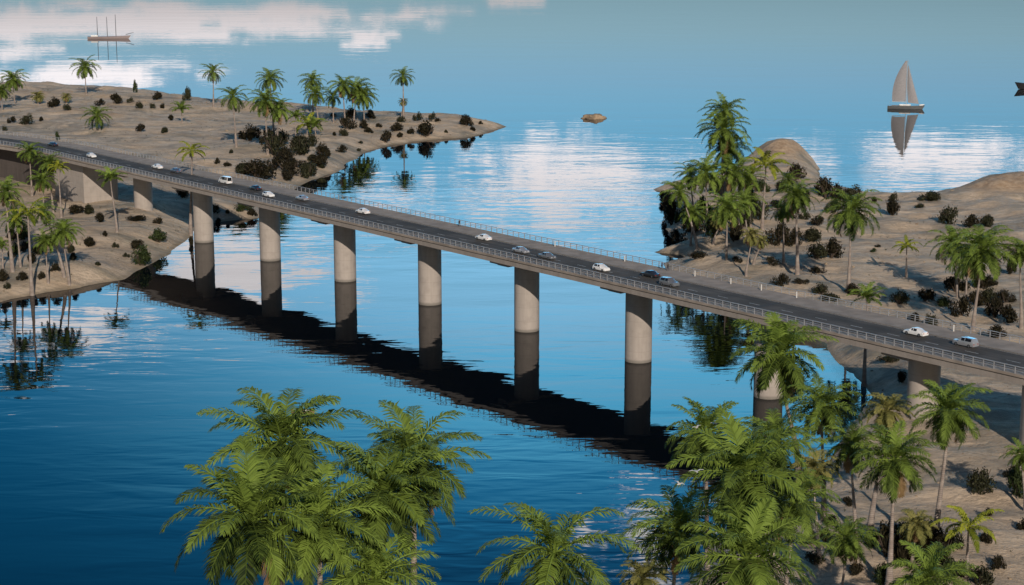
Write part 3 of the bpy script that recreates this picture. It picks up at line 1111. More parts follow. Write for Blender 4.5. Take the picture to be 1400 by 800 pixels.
def crown_mesh(seed, nf=30, L=6.2, mat='palm', nleaf=34, width=.2, leaf_len=1.15, spread=(-.75, 1.35), dead=2, droopr=(1.3, 1.95), hang=.35):
    rng = random.Random(seed)
    V, F, T = [], [], []
    for i in range(nf):
        q = i / (nf - 1)
        a = i * 2.39996 + rng.uniform(-.22, .22)
        e = spread[1] + (spread[0] - spread[1]) * (q ** .85) + rng.uniform(-.12, .12)
        Lf = L * rng.uniform(.86, 1.08) * (0.82 + .18 * math.sin(math.pi * min(1, q + .2)))
        tone = .9 - .6 * q + rng.uniform(-.32, .3)  # older, lower fronds darker, partly as shade painted inside the crown
        if i >= nf - dead:
            tone = 1.8
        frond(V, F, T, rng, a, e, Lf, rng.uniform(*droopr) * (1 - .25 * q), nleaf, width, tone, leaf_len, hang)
    # heart of the crown
    b = len(V)
    for k in range(8):
        t = k * math.pi / 4
        V += [np.array([.26 * math.cos(t), .26 * math.sin(t), -.5]), np.array([.18 * math.cos(t), .18 * math.sin(t), .35])]
        T += [.5, .5]
    for k in range(8):
        a, c = b + 2 * k, b + 2 * ((k + 1) % 8)
        F.append((a, c, c + 1, a + 1))
    return mesh_data('crown', V, F, M[mat], False, T)


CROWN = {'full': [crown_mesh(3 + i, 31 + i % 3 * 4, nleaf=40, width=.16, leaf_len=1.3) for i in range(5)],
         'airy': [crown_mesh(30 + i, 26, leaf_len=1.2, nleaf=40, width=.15, dead=0) for i in range(3)],
         'lush': [crown_mesh(60 + i, 34, L=7.0, nleaf=52, width=.17, leaf_len=1.6, dead=1, droopr=(1.0, 1.8), spread=(-.9, 1.42)) for i in range(4)],
         'yellow': [crown_mesh(80 + i, 13, L=6.0, mat='palm_yellow', leaf_len=1.1, width=.24, spread=(-.2, 1.3), dead=0, hang=.7) for i in range(2)],
         'dry': [crown_mesh(90 + i, 34, L=5.0, mat='palm_dry', leaf_len=1.3, dead=7, spread=(-1.1, 1.35)) for i in range(2)],
         'young': [crown_mesh(95 + i, 16, L=5.5, mat='palm', leaf_len=1.2, spread=(.2, 1.4), dead=0) for i in range(2)]}
RCROWN = 6.0
skirt_me = []
for sdx in range(2):
    rng = random.Random(sdx)
    mb = MB()
    for i in range(46):
        a = rng.uniform(0, 6.28)
        r0, r1 = rng.uniform(.2, .3), rng.uniform(.35, .95)
        z0, z1 = rng.uniform(-.5, -.1), rng.uniform(-2.4, -1.1)
        wv = .09
        c, s_ = math.cos(a), math.sin(a)
        mb.add([(c * r0 - s_ * wv, s_ * r0 + c * wv, z0), (c * r0 + s_ * wv, s_ * r0 - c * wv, z0), (c * r1 + s_ * wv, s_ * r1 - c * wv, (z0 + z1) / 2),
                (c * r1 * .9, s_ * r1 * .9, z1), (c * r1 - s_ * wv, s_ * r1 + c * wv, (z0 + z1) / 2)], [(0, 1, 2, 3, 4)])
    skirt_me.append(mesh_data('dead_frond_skirt', mb.V, mb.F, M['skirt']))

LANDMARKS = []   # picture positions of things that labels can point at
palm_count = 0


def palm(cx, cy, R, base, kind, label, short=None, depth=None, zoff=0, squash=1.0, skirt=False):
    """crown centre and half width in picture units; base = picture point of the foot, or None with an axial depth"""
    global palm_count
    palm_count += 1
    rng = random.Random(palm_count * 13)
    if base:
        b = on_ground(*base)
        zc = b[1] * CP - (b[2] - CAM_H) * SP
        # height at which a vertical above the foot reaches the crown row
        lo, hi = 0.5, 45.0
        for _ in range(40):
            mid = (lo + hi) / 2
            if proj(b[0], b[1], b[2] + mid)[1] > cy:
                lo = mid
            else:
                hi = mid
        h = mid
        sc = proj(b[0], b[1], b[2] + h)[2]
        lean = (cx - proj(b[0], b[1], b[2] + h)[0]) / sc
    else:
        q = at_depth(cx, cy, depth)
        lean = rng.uniform(-1.5, 1.5)
        g = ground(q[0] - lean, q[1])
        if g < 0.3:
            g = max(g, -1.0)
        b = np.array([q[0] - lean, q[1], g])
        h = q[2] - g
        sc = FPX / depth
    root = empty('palm_tree', (b[0], b[1], b[2] - .15))
    tag(root, label, 'palm tree', None)
    r = R / sc / RCROWN * (1.03 if kind == 'lush' else 1.2)
    n = 9
    pts, rad = [], []
    by = rng.uniform(-.5, .5) + (.0)
    for i in range(n + 1):
        t = i / n
        bend = t * t * (3 - 2 * t) if abs(lean) < 4 else t ** 1.4
        pts.append((lean * bend, by * math.sin(t * 2.4), (h + .15) * t))
        k = max(.75, min(1.25, h / 18))
        rad.append((.33 * (1 - t) ** 3 + .27 - .1 * t) * k)
    mb = MB().tube(pts, rad, 10)
    mb.build('trunk', M['trunk'], root, True)
    me = rng.choice(CROWN[kind])
    c = link('crown', me, root, pts[-1], rng.uniform(0, 6.28))
    c.scale = (r, r, r * squash)
    c.rotation_euler = (rng.uniform(-.1, .1), rng.uniform(-.1, .1), rng.uniform(0, 6.28))
    if skirt or kind == 'dry':
        k = link('dead_frond_skirt', rng.choice(skirt_me), root, pts[-1])
        k.scale = (r * 1.1,) * 3
    LANDMARKS.append((cx, cy + R * .3, short or label, base))
    return root


PALMS = [
    # far peninsula
    (18, 108, 20, (20, 142), 'full', 'palm at the far left edge of the peninsula, taller of the pair there', 'the taller palm at the far left edge'),
    (2, 124, 16, (3, 152), 'full', 'palm cut by the left picture edge on the far peninsula, shorter of the pair', 'the palm cut by the far left edge'),
    (116, 91, 20, (118, 130), 'full', 'lone tall palm against the cloud reflection on the far shore of the peninsula', 'the lone tall palm on the far left shore'),
    (132, 158, 21, (133, 178), 'airy', 'short spiky palm on open sand below the lone tall palm', 'the short spiky palm on open sand'),
    (248, 150, 18, (249, 168), 'young', 'short bushy bright green palm on the peninsula left of the slim tall one', 'the short bushy bright palm'),
    (52, 131, 12, (52, 144), 'dry', 'small brownish palm near the taller palm at the far left edge', 'the small brownish palm'),
    (91, 132, 10, (91, 142), 'dry', 'tiny drooping brown-green palm left of the lone tall palm', 'the tiny drooping palm'),
    (291, 98, 18, (292, 147), 'airy', 'slim tall palm standing right at the far shore, left of the big clump', 'the slim tall palm at the far shore'),
    (319, 132, 23, (323, 202), 'airy', 'open-crowned palm with a long pale trunk left of the big clump', 'the open-crowned palm left of the big clump'),
    (262, 207, 23, (261, 322), 'yellow', 'yellow-green palm whose crown rises just above the far railing at left', 'the railing-height palm'),
    (369, 108, 21, (375, 196), 'full', 'tallest palm of the big clump, topmost crown on the peninsula', 'the topmost palm of the big clump'),
    (362, 138, 25, (366, 212), 'full', 'broad front palm of the big clump, left one of its twin trunks', 'the broad palm of the big clump'),
    (381, 150, 22, (379, 208), 'full', 'lower right palm of the big clump, right one of its twin trunks', 'the lower right palm of the big clump'),
    (404, 160, 17, (404, 196), 'young', 'small green palm at the right flank of the big clump', 'the small palm right of the big clump'),
    (420, 170, 24, (420, 184), 'yellow', 'low arching yellow-green palm among the dark shrubs mid-peninsula', 'the low arching palm among dark shrubs'),
    (430, 172, 20, (432, 186), 'young', 'low green palm overlapping the arching yellow-green one', 'the low green palm mid-peninsula'),
    (427, 110, 18, (428, 160), 'full', 'upper palm of the stacked pair left of the dense grove', 'the upper palm of the stacked pair'),
    (431, 128, 20, (435, 166), 'full', 'lower palm of the stacked pair left of the dense grove', 'the lower palm of the stacked pair'),
    (455, 132, 17, (456, 168), 'airy', 'thin palm between the stacked pair and the dense grove', 'the thin palm beside the dense grove'),
    (469, 117, 21, (472, 174), 'full', 'leftmost palm of the dense grove near the tip of the peninsula', 'the leftmost palm of the dense grove'),
    (487, 122, 23, (484, 168), 'full', 'broadest palm in the middle of the dense grove near the tip', 'the broadest palm of the dense grove'),
    (497, 132, 21, (498, 168), 'full', 'rightmost lower palm of the dense grove near the tip', 'the rightmost palm of the dense grove'),
    (551, 104, 18, (552, 164), 'airy', 'solitary tall palm on the narrow sand tip of the peninsula', 'the solitary palm on the tip'),
    (551, 139, 9, (549, 163), 'dry', 'small fan-like palm under the crown of the solitary tip palm', 'the small palm under the solitary one'),
    # left bank by the bridge
    (40, 207, 19, (44, 268), 'full', 'palm whose crown overlaps the far left stretch of the deck', 'the palm overlapping the deck at far left'),
    (67, 222, 20, (73, 292), 'full', 'left one of the twin palms in front of the retaining wall', 'the left twin palm before the wall'),
    (79, 229, 17, (84, 298), 'yellow', 'right one of the twin palms in front of the retaining wall', 'the right twin palm before the wall'),
    (151, 245, 24, (160, 318), 'young', 'single bright palm standing before the box abutment', 'the single bright palm before the abutment'),
    (8, 262, 28, (17, 372), 'full', 'tall dark palm at the left edge, rearmost of the shoreline group', 'the tall dark palm at the left edge'),
    (38, 292, 31, (44, 404), 'yellow', 'tallest yellow-green palm of the left shoreline group, foot near the water', 'the yellow-green palm of the left group'),
    (86, 316, 26, (95, 392), 'full', 'rightmost palm of the left shoreline group leaning over the water edge', 'the rightmost palm of the left group'),
    (60, 288, 22, (88, 382), 'airy', 'slanting thin palm in the middle of the left shoreline group', 'the slanting palm of the left group'),
    (22, 300, 24, (28, 366), 'full', 'dark palm squeezed between the tall edge palm and the yellow-green one', 'the squeezed dark palm'),
    (62, 330, 20, (66, 388), 'full', 'short dark palm under the crowns of the left shoreline group', 'the short dark palm of the left group'),
    (58, 246, 20, (60, 300), 'full', 'dark low palm beneath the twin palms before the retaining wall', 'the low palm under the twins'),
    (2, 338, 17, (4, 372), 'young', 'small palm cut by the left picture edge below the tall dark one', 'the small palm at the left edge'),
    # right shore behind the bridge
    (991, 152, 30, (992, 306), 'full', 'tallest palm of the right cluster, topmost crown against the sea', 'the tallest palm of the right cluster'),
    (989, 178, 37, (986, 312), 'full', 'second tallest palm of the right cluster, right under the topmost crown', 'the second tallest palm of the cluster'),
    (996, 204, 33, (1002, 308), 'full', 'third tallest palm of the right cluster, between the two tall crowns and the dome', 'the third tallest palm of the cluster'),
    (1022, 246, 27, (1026, 312), 'full', 'dark palm partly hiding the left foot of the rock dome', 'the dark palm at the foot of the dome'),
    (1078, 246, 20, (1080, 296), 'airy', 'small palm in front of the right half of the rock dome', 'the small palm before the dome'),
    (944, 238, 24, (950, 314), 'airy', 'slim palm on the outer left side of the right cluster, above the leaning one', 'the slim outer palm of the cluster'),
    (965, 236, 33, (967, 322), 'full', 'dense palm on the left of the right cluster below the tallest crowns', 'the dense left palm of the cluster'),
    (1003, 236, 32, (1010, 318), 'full', 'palm in the middle of the right cluster below the tallest crowns', 'the middle palm of the cluster'),
    (994, 284, 33, (993, 354), 'full', 'low front palm of the right cluster with a straight pale trunk', 'the low front palm of the cluster'),
    (929, 262, 27, (953, 342), 'airy', 'leaning palm at the far left of the right cluster, over the water', 'the leaning palm left of the cluster'),
    (985, 300, 20, (975, 336), 'dry', 'short slanting palm with brownish leaves inside the right cluster', 'the short slanting palm of the cluster'),
    (1047, 226, 35, (1042, 314), 'yellow', 'yellow-green palm standing in front of the rock dome', 'the yellow-green palm before the rock dome'),
    (1089, 268, 30, (1090, 376), 'full', 'palm with a long pale trunk right of the rock dome', 'the long-trunked palm right of the dome'),
    (1071, 288, 20, (1071, 362), 'full', 'shorter companion left of the long-trunked palm', 'the shorter companion palm'),
    (1028, 322, 20, (1020, 378), 'dry', 'small brown-green palm on the sand in front of the cluster', 'the small brown-green palm on the sand'),
    (1040, 330, 14, (1030, 362), 'dry', 'tiny palm tucked behind the small brown-green one', 'the tiny palm behind it'),
    (1164, 288, 43, (1160, 402), 'full', 'large lone palm on open sand, middle of the right shore', 'the large lone palm on open sand'),
    (1240, 337, 19, (1239, 380), 'yellow', 'small yellow palm with a short white trunk alone on the sand', 'the small yellow palm'),
    (1186, 408, 30, (1181, 528), 'young', 'bright green palm whose crown spreads just above the far railing, foot by the inlet', 'the inlet-edge palm'),
    (1018, 276, 26, (1022, 330), 'full', 'dark palm low inside the right cluster, right of the low front palm', 'the dark palm low in the cluster'),
    (948, 292, 22, (944, 336), 'full', 'short dark palm over the cliff-edge shrubs at the left of the cluster', 'the short cliff-edge palm'),
    (1322, 356, 30, (1320, 416), 'full', 'middle dark palm of the right-edge group, under the big leaning one', 'the middle palm of the right-edge group'),
    (1303, 332, 34, (1309, 408), 'full', 'left palm of the group at the right edge, behind the leaning one', 'the left palm of the right-edge group'),
    (1343, 342, 50, (1330, 452), 'full', 'big leaning palm with drooping pale leaves near the right edge', 'the big leaning palm'),
    (1396, 346, 28, (1396, 450), 'full', 'palm cut by the right edge beside the big leaning palm', 'the palm cut by the right edge'),
    # right foreground
    (1066, 486, 70, (1092, 650), 'lush', 'large arching palm rising in front of the deck over the inlet', 'the large arching palm before the deck'),
    (1124, 556, 54, (1126, 712), 'full', 'palm over the turquoise shallows, right below the arching one', 'the palm over the shallows'),
    (1214, 562, 42, (1189, 738), 'dry', 'thin-crowned palm with brown dead leaves in front of the land pier', 'the palm with dead leaves before the pier'),
    (1222, 628, 60, (1215, 806), 'lush', 'tall palm with a straight white trunk in the bottom right', 'the straight white-trunked palm'),
    (1298, 562, 56, (1278, 752), 'lush', 'dense high palm with a slanting pale trunk under the deck at right', 'the dense palm under the deck'),
    (1112, 640, 42, (1119, 772), 'dry', 'stiff round-crowned palm with an orange-brown heart', 'the stiff round-crowned palm'),
    (1325, 722, 46, (1322, 792), 'yellow', 'bright yellow drooping palm at the bottom right', 'the bright yellow palm'),
    (1252, 716, 34, (1246, 776), 'dry', 'small dull palm inside the dark thicket at bottom right', 'the small dull palm in the thicket'),
    (1398, 622, 26, (1402, 700), 'full', 'palm of which only the left leaves show at the right edge', 'the palm peeking in at the right edge'),
]
for row in PALMS:
    palm(row[0], row[1], row[2], row[3], row[4], row[5], row[6])
NEAR = [
    (1158, 736, 40, 238, 'full', 'young-looking low palm between two shrubs at bottom right, left of the white trunk', 'the low palm left of the white trunk'),
    (1165, 610, 44, 262, 'full', 'dark palm between the one over the shallows and the white-trunked one', 'the dark palm left of the white-trunked one'),
    (1058, 604, 56, 225, 'lush', 'palm with dark leaves in front of the pier nearest the inlet', 'the dark palm before the inlet pier'),
    (966, 592, 58, 232, 'lush', 'highest palm at the end of the bridge reflection, with long spiky leaves', 'the spiky palm at the end of the bridge reflection'),
    (1018, 652, 100, 200, 'lush', 'broadest of the foreground palms right of the bridge reflection', 'the broadest right foreground palm'),
    (1085, 690, 62, 215, 'full', 'mid-sized palm between the broad foreground one and the round-crowned one', 'the mid-sized palm beside the broad one'),
    (925, 722, 72, 212, 'full', 'dark palm over the white ripples at bottom centre right', 'the dark palm over the white ripples'),
    (1022, 764, 98, 190, 'lush', 'lowest foreground palm cut by the bottom edge below the broadest one', 'the palm cut by the bottom edge below the broadest'),
    (880, 792, 44, 205, 'dry', 'small yellowish palm cut by the bottom edge left of the dark palm', 'the small yellowish palm at the bottom'),
    (1268, 792, 62, 215, 'lush', 'palm showing only its top leaves at the bottom edge under the thicket', 'the palm top at the bottom edge'),
    (386, 604, 98, 172, 'lush', 'topmost palm of the left foreground group, near the small boat', 'the topmost palm of the left foreground'),
    (342, 712, 112, 158, 'lush', 'leftmost palm of the left foreground group', 'the leftmost foreground palm'),
    (436, 716, 92, 160, 'lush', 'middle palm of the left foreground group with one upright pale leaf', 'the middle foreground palm'),
    (566, 632, 92, 178, 'lush', 'rightmost palm of the left foreground group with upright leaves', 'the rightmost palm of the left foreground'),
    (526, 676, 100, 168, 'lush', 'front palm overlapping the rightmost one in the left foreground group', 'the front palm of the left foreground'),
    (512, 790, 86, 160, 'full', 'low palm at the bottom edge below the left foreground group', 'the low palm at the bottom edge'),
    (757, 758, 104, 170, 'airy', 'isolated open palm at bottom centre between the two foreground groups', 'the isolated bottom centre palm'),
]
for (cx, cy, R, D, kind, lab, short) in NEAR:
    palm(cx, cy, R, None, kind, lab, short, depth=D)

# ------------------------------------------------------------------ shrubs


def shrub_mesh(seed, mat, n=900, hgt=.75):
    rng = random.Random(seed)
    V, F, T = [], [], []
    blobs = []
    for i in range(rng.randint(7, 12)):
        a = rng.uniform(0, 6.28)
        r = rng.uniform(0, .62)
        br = rng.uniform(.22, .42)
        blobs.append((r * math.cos(a), r * math.sin(a), (.12 + rng.uniform(.2, .5) * (1 - (r / .7) ** 2)) * hgt * 1.5, br))
    for i in range(n):
        bx, by, bz, br = rng.choice(blobs)
        d = Vector((rng.gauss(0, 1), rng.gauss(0, 1), rng.gauss(0, 1))).normalized()
        rr = br * rng.uniform(.55, 1.12)
        p = Vector((bx, by, bz)) + d * rr
        if p.z < .02:
            p.z = rng.uniform(.02, .2)
        nn = (d + Vector((rng.gauss(0, .5), rng.gauss(0, .5), rng.gauss(0, .5)))).normalized()
        u = nn.orthogonal().normalized()
        v = nn.cross(u)
        a = rng.uniform(0, 6.28)
        u, v = u * math.cos(a) + v * math.sin(a), v * math.cos(a) - u * math.sin(a)
        s = rng.uniform(.035, .075)
        k = len(V)
        V += [p - u * s * 1.4, p - v * s * .6, p + u * s * 1.4, p + v * s * .6]
        tn = rng.uniform(0, 1)
        T += [tn] * 4
        F.append((k, k + 1, k + 2, k + 3))
    return mesh_data('foliage', V, F, M[mat], False, T)


def stem_mesh(seed):
    rng = random.Random(seed)
    mb = MB()
    for i in range(9):
        a = rng.uniform(0, 6.28)
        r = rng.uniform(.3, .8)
        mb.tube([(0, 0, -.1), (r * .35 * math.cos(a), r * .35 * math.sin(a), .22), (r * math.cos(a), r * math.sin(a), rng.uniform(.4, .85))], [.04, .028, .01], 5)
    return mb.data('stems', M['twig'])


SHR = {'shrub': [shrub_mesh(i, 'shrub' if i % 3 else 'shrub_olive', 1500 if i % 2 else 1000) for i in range(8)], 'shrub_green': [shrub_mesh(20 + i, 'shrub_green', 1100) for i in range(3)]}
STM = [stem_mesh(i) for i in range(4)]
SHRUBS = [  # x, y foot, width px, height px (0 = from width), colour
    (74, 147, 16, 0, 0), (91, 151, 12, 0, 0), (37, 170, 18, 0, 0), (17, 168, 12, 0, 0), (56, 166, 8, 5, 0), (6, 179, 8, 6, 0), (137, 144, 12, 0, 0),
    (160, 141, 20, 11, 0), (178, 140, 9, 0, 0), (190, 149, 11, 9, 0), (208, 148, 9, 0, 0), (223, 149, 9, 0, 0), (215, 136, 15, 9, 0), (185, 127, 7, 14, 1), (256, 138, 11, 16, 0),
    (234, 165, 10, 0, 0), (192, 180, 15, 9, 0), (225, 182, 10, 7, 0), (342, 193, 28, 18, 0), (316, 210, 6, 5, 0), (78, 192, 8, 10, 1), (375, 212, 34, 26, 0), (353, 244, 50, 22, 0),
    (334, 238, 26, 14, 0), (393, 238, 30, 16, 0), (411, 212, 34, 24, 0), (424, 200, 20, 16, 0), (392, 220, 28, 14, 0), (403, 229, 26, 12, 0), (441, 215, 22, 16, 0), (421, 242, 28, 18, 0),
    (391, 246, 22, 12, 0), (427, 221, 13, 8, 0), (440, 231, 9, 5, 0), (467, 208, 14, 9, 0), (491, 207, 7, 4, 0), (493, 197, 7, 4, 0), (469, 186, 14, 9, 0), (457, 186, 7, 5, 0), (504, 182, 13, 6, 0),
    (528, 195, 17, 14, 0), (546, 188, 12, 6, 0), (541, 180, 22, 10, 0), (549, 167, 13, 7, 0), (571, 165, 13, 10, 0), (591, 164, 10, 9, 0), (584, 187, 32, 18, 0), (562, 184, 10, 8, 0),
    (637, 172, 18, 12, 0), (646, 179, 9, 5, 0), (657, 170, 6, 4, 0), (610, 182, 5, 4, 0), (599, 167, 9, 5, 0), (507, 162, 14, 10, 0), (498, 176, 15, 10, 0), (480, 162, 17, 14, 0), (473, 176, 24, 14, 0),
    (298, 224, 9, 7, 0), (311, 228, 12, 6, 0), (366, 198, 22, 18, 0), (517, 174, 10, 5, 0), (455, 160, 9, 5, 0), (440, 250, 12, 6, 0),
    (105, 293, 22, 12, 0), (121, 293, 15, 12, 0), (137, 304, 15, 12, 0), (122, 338, 20, 12, 0), (144, 323, 9, 6, 0), (158, 339, 9, 7, 0), (188, 340, 20, 11, 0), (193, 364, 28, 22, 1),
    (216, 332, 24, 16, 1), (217, 307, 14, 8, 0), (186, 302, 28, 7, 0), (173, 353, 9, 6, 0), (134, 364, 8, 5, 0), (31, 384, 15, 10, 0), (100, 356, 12, 9, 0), (33, 344, 15, 12, 0), (60, 335, 14, 12, 0),
    (97, 345, 12, 9, 0), (250, 271, 22, 14, 0), (294, 292, 13, 11, 0), (298, 305, 9, 6, 0), (311, 293, 7, 5, 0), (331, 288, 24, 9, 1), (345, 296, 14, 8, 0), (262, 335, 9, 10, 0), (44, 360, 16, 14, 0), (10, 396, 10, 8, 0), (76, 371, 13, 9, 0),
    (914, 292, 26, 26, 0), (938, 304, 28, 20, 1), (962, 298, 30, 24, 1), (986, 268, 30, 24, 0), (1015, 312, 28, 22, 0), (908, 276, 16, 14, 0),
    (1090, 247, 24, 20, 0), (1130, 271, 40, 26, 0), (1025, 270, 14, 8, 0), (1061, 284, 18, 10, 0), (918, 308, 20, 34, 0), (926, 333, 20, 18, 0), (949, 322, 34, 28, 0), (976, 324, 34, 30, 1), (1003, 328, 30, 22, 0),
    (952, 354, 28, 10, 0), (1054, 363, 20, 10, 0), (1007, 360, 14, 8, 0), (1064, 334, 36, 26, 0), (1084, 336, 30, 22, 0), (1067, 389, 22, 14, 0), (1094, 389, 18, 8, 0), (1122, 403, 22, 14, 0), (1040, 300, 26, 22, 0),
    (1163, 274, 34, 18, 0), (1221, 276, 12, 12, 0), (1220, 295, 20, 20, 0), (1196, 277, 11, 6, 0), (1272, 275, 32, 12, 0), (1258, 285, 13, 7, 0), (1298, 306, 30, 22, 0), (1331, 310, 26, 14, 0), (1350, 310, 22, 14, 0),
    (1116, 354, 28, 20, 0), (1136, 354, 30, 24, 0), (1118, 374, 20, 9, 0), (1118, 309, 20, 12, 0), (1100, 300, 16, 10, 0), (1163, 404, 22, 14, 0), (1230, 416, 26, 17, 0), (1266, 412, 24, 16, 0), (1103, 386, 7, 4, 0),
    (1307, 400, 36, 20, 0), (1314, 432, 30, 26, 0), (1360, 434, 30, 24, 0), (1352, 414, 26, 18, 0), (1374, 414, 24, 16, 0), (1358, 391, 12, 7, 0), (1382, 374, 16, 14, 0), (1195, 345, 10, 5, 1), (1200, 339, 8, 4, 0),
    (1138, 719, 20, 12, 0), (1108, 746, 24, 18, 0), (1128, 744, 22, 18, 0), (1112, 772, 28, 18, 0), (1171, 788, 22, 16, 0), (1340, 674, 42, 28, 0), (1390, 680, 42, 34, 1), (1364, 782, 20, 16, 0), (1398, 724, 16, 14, 0),
    (1212, 762, 44, 44, 0), (1238, 772, 44, 50, 0), (1262, 762, 44, 48, 0), (1288, 772, 42, 44, 0), (1306, 748, 30, 20, 0), (1338, 802, 40, 26, 0), (1315, 790, 26, 20, 0),
    (1040, 262, 22, 14, 1), (1070, 262, 24, 12, 0), (1098, 276, 26, 16, 0), (1030, 288, 26, 16, 1), (1078, 300, 26, 14, 0), (1110, 330, 28, 16, 0), (1140, 290, 26, 14, 1), (384, 198, 30, 18, 0), (436, 228, 28, 16, 0), (376, 232, 30, 18, 0), (1345, 396, 34, 18, 0), (1335, 418, 30, 18, 0), (1380, 440, 34, 20, 0), (1288, 420, 24, 12, 1),
    (1195, 748, 26, 18, 1), (1232, 742, 30, 22, 1), (1275, 742, 34, 24, 1), (1296, 790, 34, 24, 1), (1150, 760, 20, 12, 0), (1205, 800, 30, 24, 1), (1350, 745, 24, 14, 0), (1160, 690, 18, 10, 0), (1382, 652, 22, 12, 0), (1350, 706, 16, 10, 0),
    (20, 352, 18, 16, 1), (52, 348, 18, 12, 0), (72, 336, 16, 12, 0), (30, 330, 20, 14, 1), (6, 384, 18, 14, 0), (56, 384, 14, 9, 0), (16, 330, 18, 12, 0),
    (1215, 497, 28, 10, 0), (1233, 524, 18, 14, 0), (1362, 462, 30, 14, 0), (1250, 441, 18, 12, 0), (1272, 446, 18, 14, 0), (1135, 412, 28, 10, 0),
]
ordn = ['', 'second ', 'third ', 'fourth ', 'fifth ', 'sixth ', 'seventh ', 'eighth ']
lab_seen = {}
items = []
for i, (x, y, wpx, hpx, g) in enumerate(SHRUBS):
    hpx = hpx or wpx * .7
    LM = [l for l in LANDMARKS]
    best = min(LM, key=lambda l: math.hypot((l[3][0] if l[3] else l[0]) - x, ((l[3][1] if l[3] else l[1]) - y) * 1.6))
    bx, by = (best[3] if best[3] else best[:2])
    dx, dy = x - bx, y - by
    side = 'left' if dx < 0 else 'right'
    depthw = 'in front' if dy > 3 else ('behind' if dy < -3 else 'level')
    if abs(dx) > 1.8 * abs(dy):
        where = '%s of' % side
    elif depthw == 'level':
        where = 'beside'
    else:
        where = ('front %s of' % side) if depthw == 'in front' else ('back %s of' % side)
    items.append((where, best[2], math.hypot(dx, dy), i))
groups = {}
for where, name, d, i in items:
    groups.setdefault((where, name), []).append((d, i))
labels = {}
for (where, name), L in groups.items():
    L.sort()
    for r, (d, i) in enumerate(L):
        col = 'green' if SHRUBS[i][4] else 'dark'
        sz = 'tiny' if SHRUBS[i][2] <= 9 else ('small' if SHRUBS[i][2] < 17 else ('bushy' if SHRUBS[i][2] < 30 else 'large'))
        o_ = '' if len(L) == 1 else (('nearest ' if r == 0 else ordn[min(r, 7)] + 'nearest '))
        labels[i] = '%s%s %s shrub %s %s' % (o_, sz, col, where, name)
for i, (x, y, wpx, hpx, g) in enumerate(SHRUBS):
    rng = random.Random(i * 7 + 1)
    hpx = hpx or wpx * .7
    b = on_ground(x, y)
    sc = proj(*b)[2]
    r = wpx / sc / 2 * (1.42 if wpx < 30 else 1.25)
    hz_ = hpx / sc / .74
    root = empty('shrub', (b[0], b[1], b[2] - .1), rng.uniform(0, 6.28))
    tag(root, labels[i], 'shrub', 'shrubs scattered over the sand')
    fo = link('foliage', rng.choice(SHR['shrub_green' if g else 'shrub']), root)
    fo.scale = (r, r, hz_)
    if wpx > 13:
        st = link('stems', rng.choice(STM), root)
        st.scale = (r, r, hz_)

# ground litter and dry tufts nobody could count
tuf = MB()
rng = random.Random(5)
T = []
for land, cnt in ((land_A, 5200), (land_B, 6000)):
    k = 0
    k_mask = fbm(land.X / 30, land.Y / 30, 77, 3)
    while k < cnt:
        i = rng.randint(1, land.nx - 2)
        j = rng.randint(1, land.ny - 2)
        if land.S[j, i] < 3:
            continue
        x = land.X[j, i] + rng.uniform(-1, 1) * land.step
        y = land.Y[j, i] + rng.uniform(-1, 1) * land.step
        if k_mask[j, i] < .47:
            continue
        z = land.h(x, y)
        s_ = rng.uniform(.12, .5) if rng.random() < .85 else rng.uniform(.4, .8)
        for q in range(4):
            a = rng.uniform(0, 6.28)
            c, s2 = math.cos(a), math.sin(a)
            tn = rng.random()
            tuf.add([(x - s2 * .12 * s_, y + c * .12 * s_, z - .05), (x + s2 * .12 * s_, y - c * .12 * s_, z - .05), (x + c * s_, y + s2 * s_, z + s_ * rng.uniform(.4, 1.0))], [(0, 1, 2)])
            T += [tn] * 3
        k += 1
tag(link('dry_grass', mesh_data('dry_grass', tuf.V, tuf.F, M['shrub_green'], False, T)), 'scattered dry grass tufts and litter on the sand', 'grass', None, 'stuff')

stn = MB()
rng = random.Random(9)
ICO = []
t_ = (1 + 5 ** .5) / 2
iv = [(-1, t_, 0), (1, t_, 0), (-1, -t_, 0), (1, -t_, 0), (0, -1, t_), (0, 1, t_), (0, -1, -t_), (0, 1, -t_), (t_, 0, -1), (t_, 0, 1), (-t_, 0, -1), (-t_, 0, 1)]
ifc = [(0, 11, 5), (0, 5, 1), (0, 1, 7), (0, 7, 10), (0, 10, 11), (1, 5, 9), (5, 11, 4), (11, 10, 2), (10, 7, 6), (7, 1, 8), (3, 9, 4), (3, 4, 2), (3, 2, 6), (3, 6, 8), (3, 8, 9), (4, 9, 5), (2, 4, 11), (6, 2, 10), (8, 6, 7), (9, 8, 1)]
for land, cnt in ((land_A, 1300), (land_B, 2600)):
    k = 0
    k_mask = fbm(land.X / 17, land.Y / 17, 91, 3)
    while k < cnt:
        i, j = rng.randint(1, land.nx - 2), rng.randint(1, land.ny - 2)
        sd_ = land.S[j, i]
        shore = 0.2 < sd_ < 5
        if sd_ < .2 or (not shore and k_mask[j, i] < .55):
            continue
        x, y = land.X[j, i] + rng.uniform(-1, 1) * land.step, land.Y[j, i] + rng.uniform(-1, 1) * land.step
        r0 = rng.uniform(.1, .3) if rng.random() < .9 else rng.uniform(.3, .8)
        z = land.h(x, y)
        if z < -.15:
            continue
        sx, sy, sz, a = r0 * rng.uniform(.7, 1.4), r0 * rng.uniform(.7, 1.3), r0 * rng.uniform(.4, .8), rng.uniform(0, 3)
        ca_, sa_ = math.cos(a), math.sin(a)
        P_ = []
        for vx, vy, vz in iv:
            m_ = rng.uniform(.4, .62)
            X_, Y_ = vx * sx * m_, vy * sy * m_
            P_.append((x + X_ * ca_ - Y_ * sa_, y + X_ * sa_ + Y_ * ca_, z + vz * sz * m_))
        stn.add(P_, ifc)
        k += 1
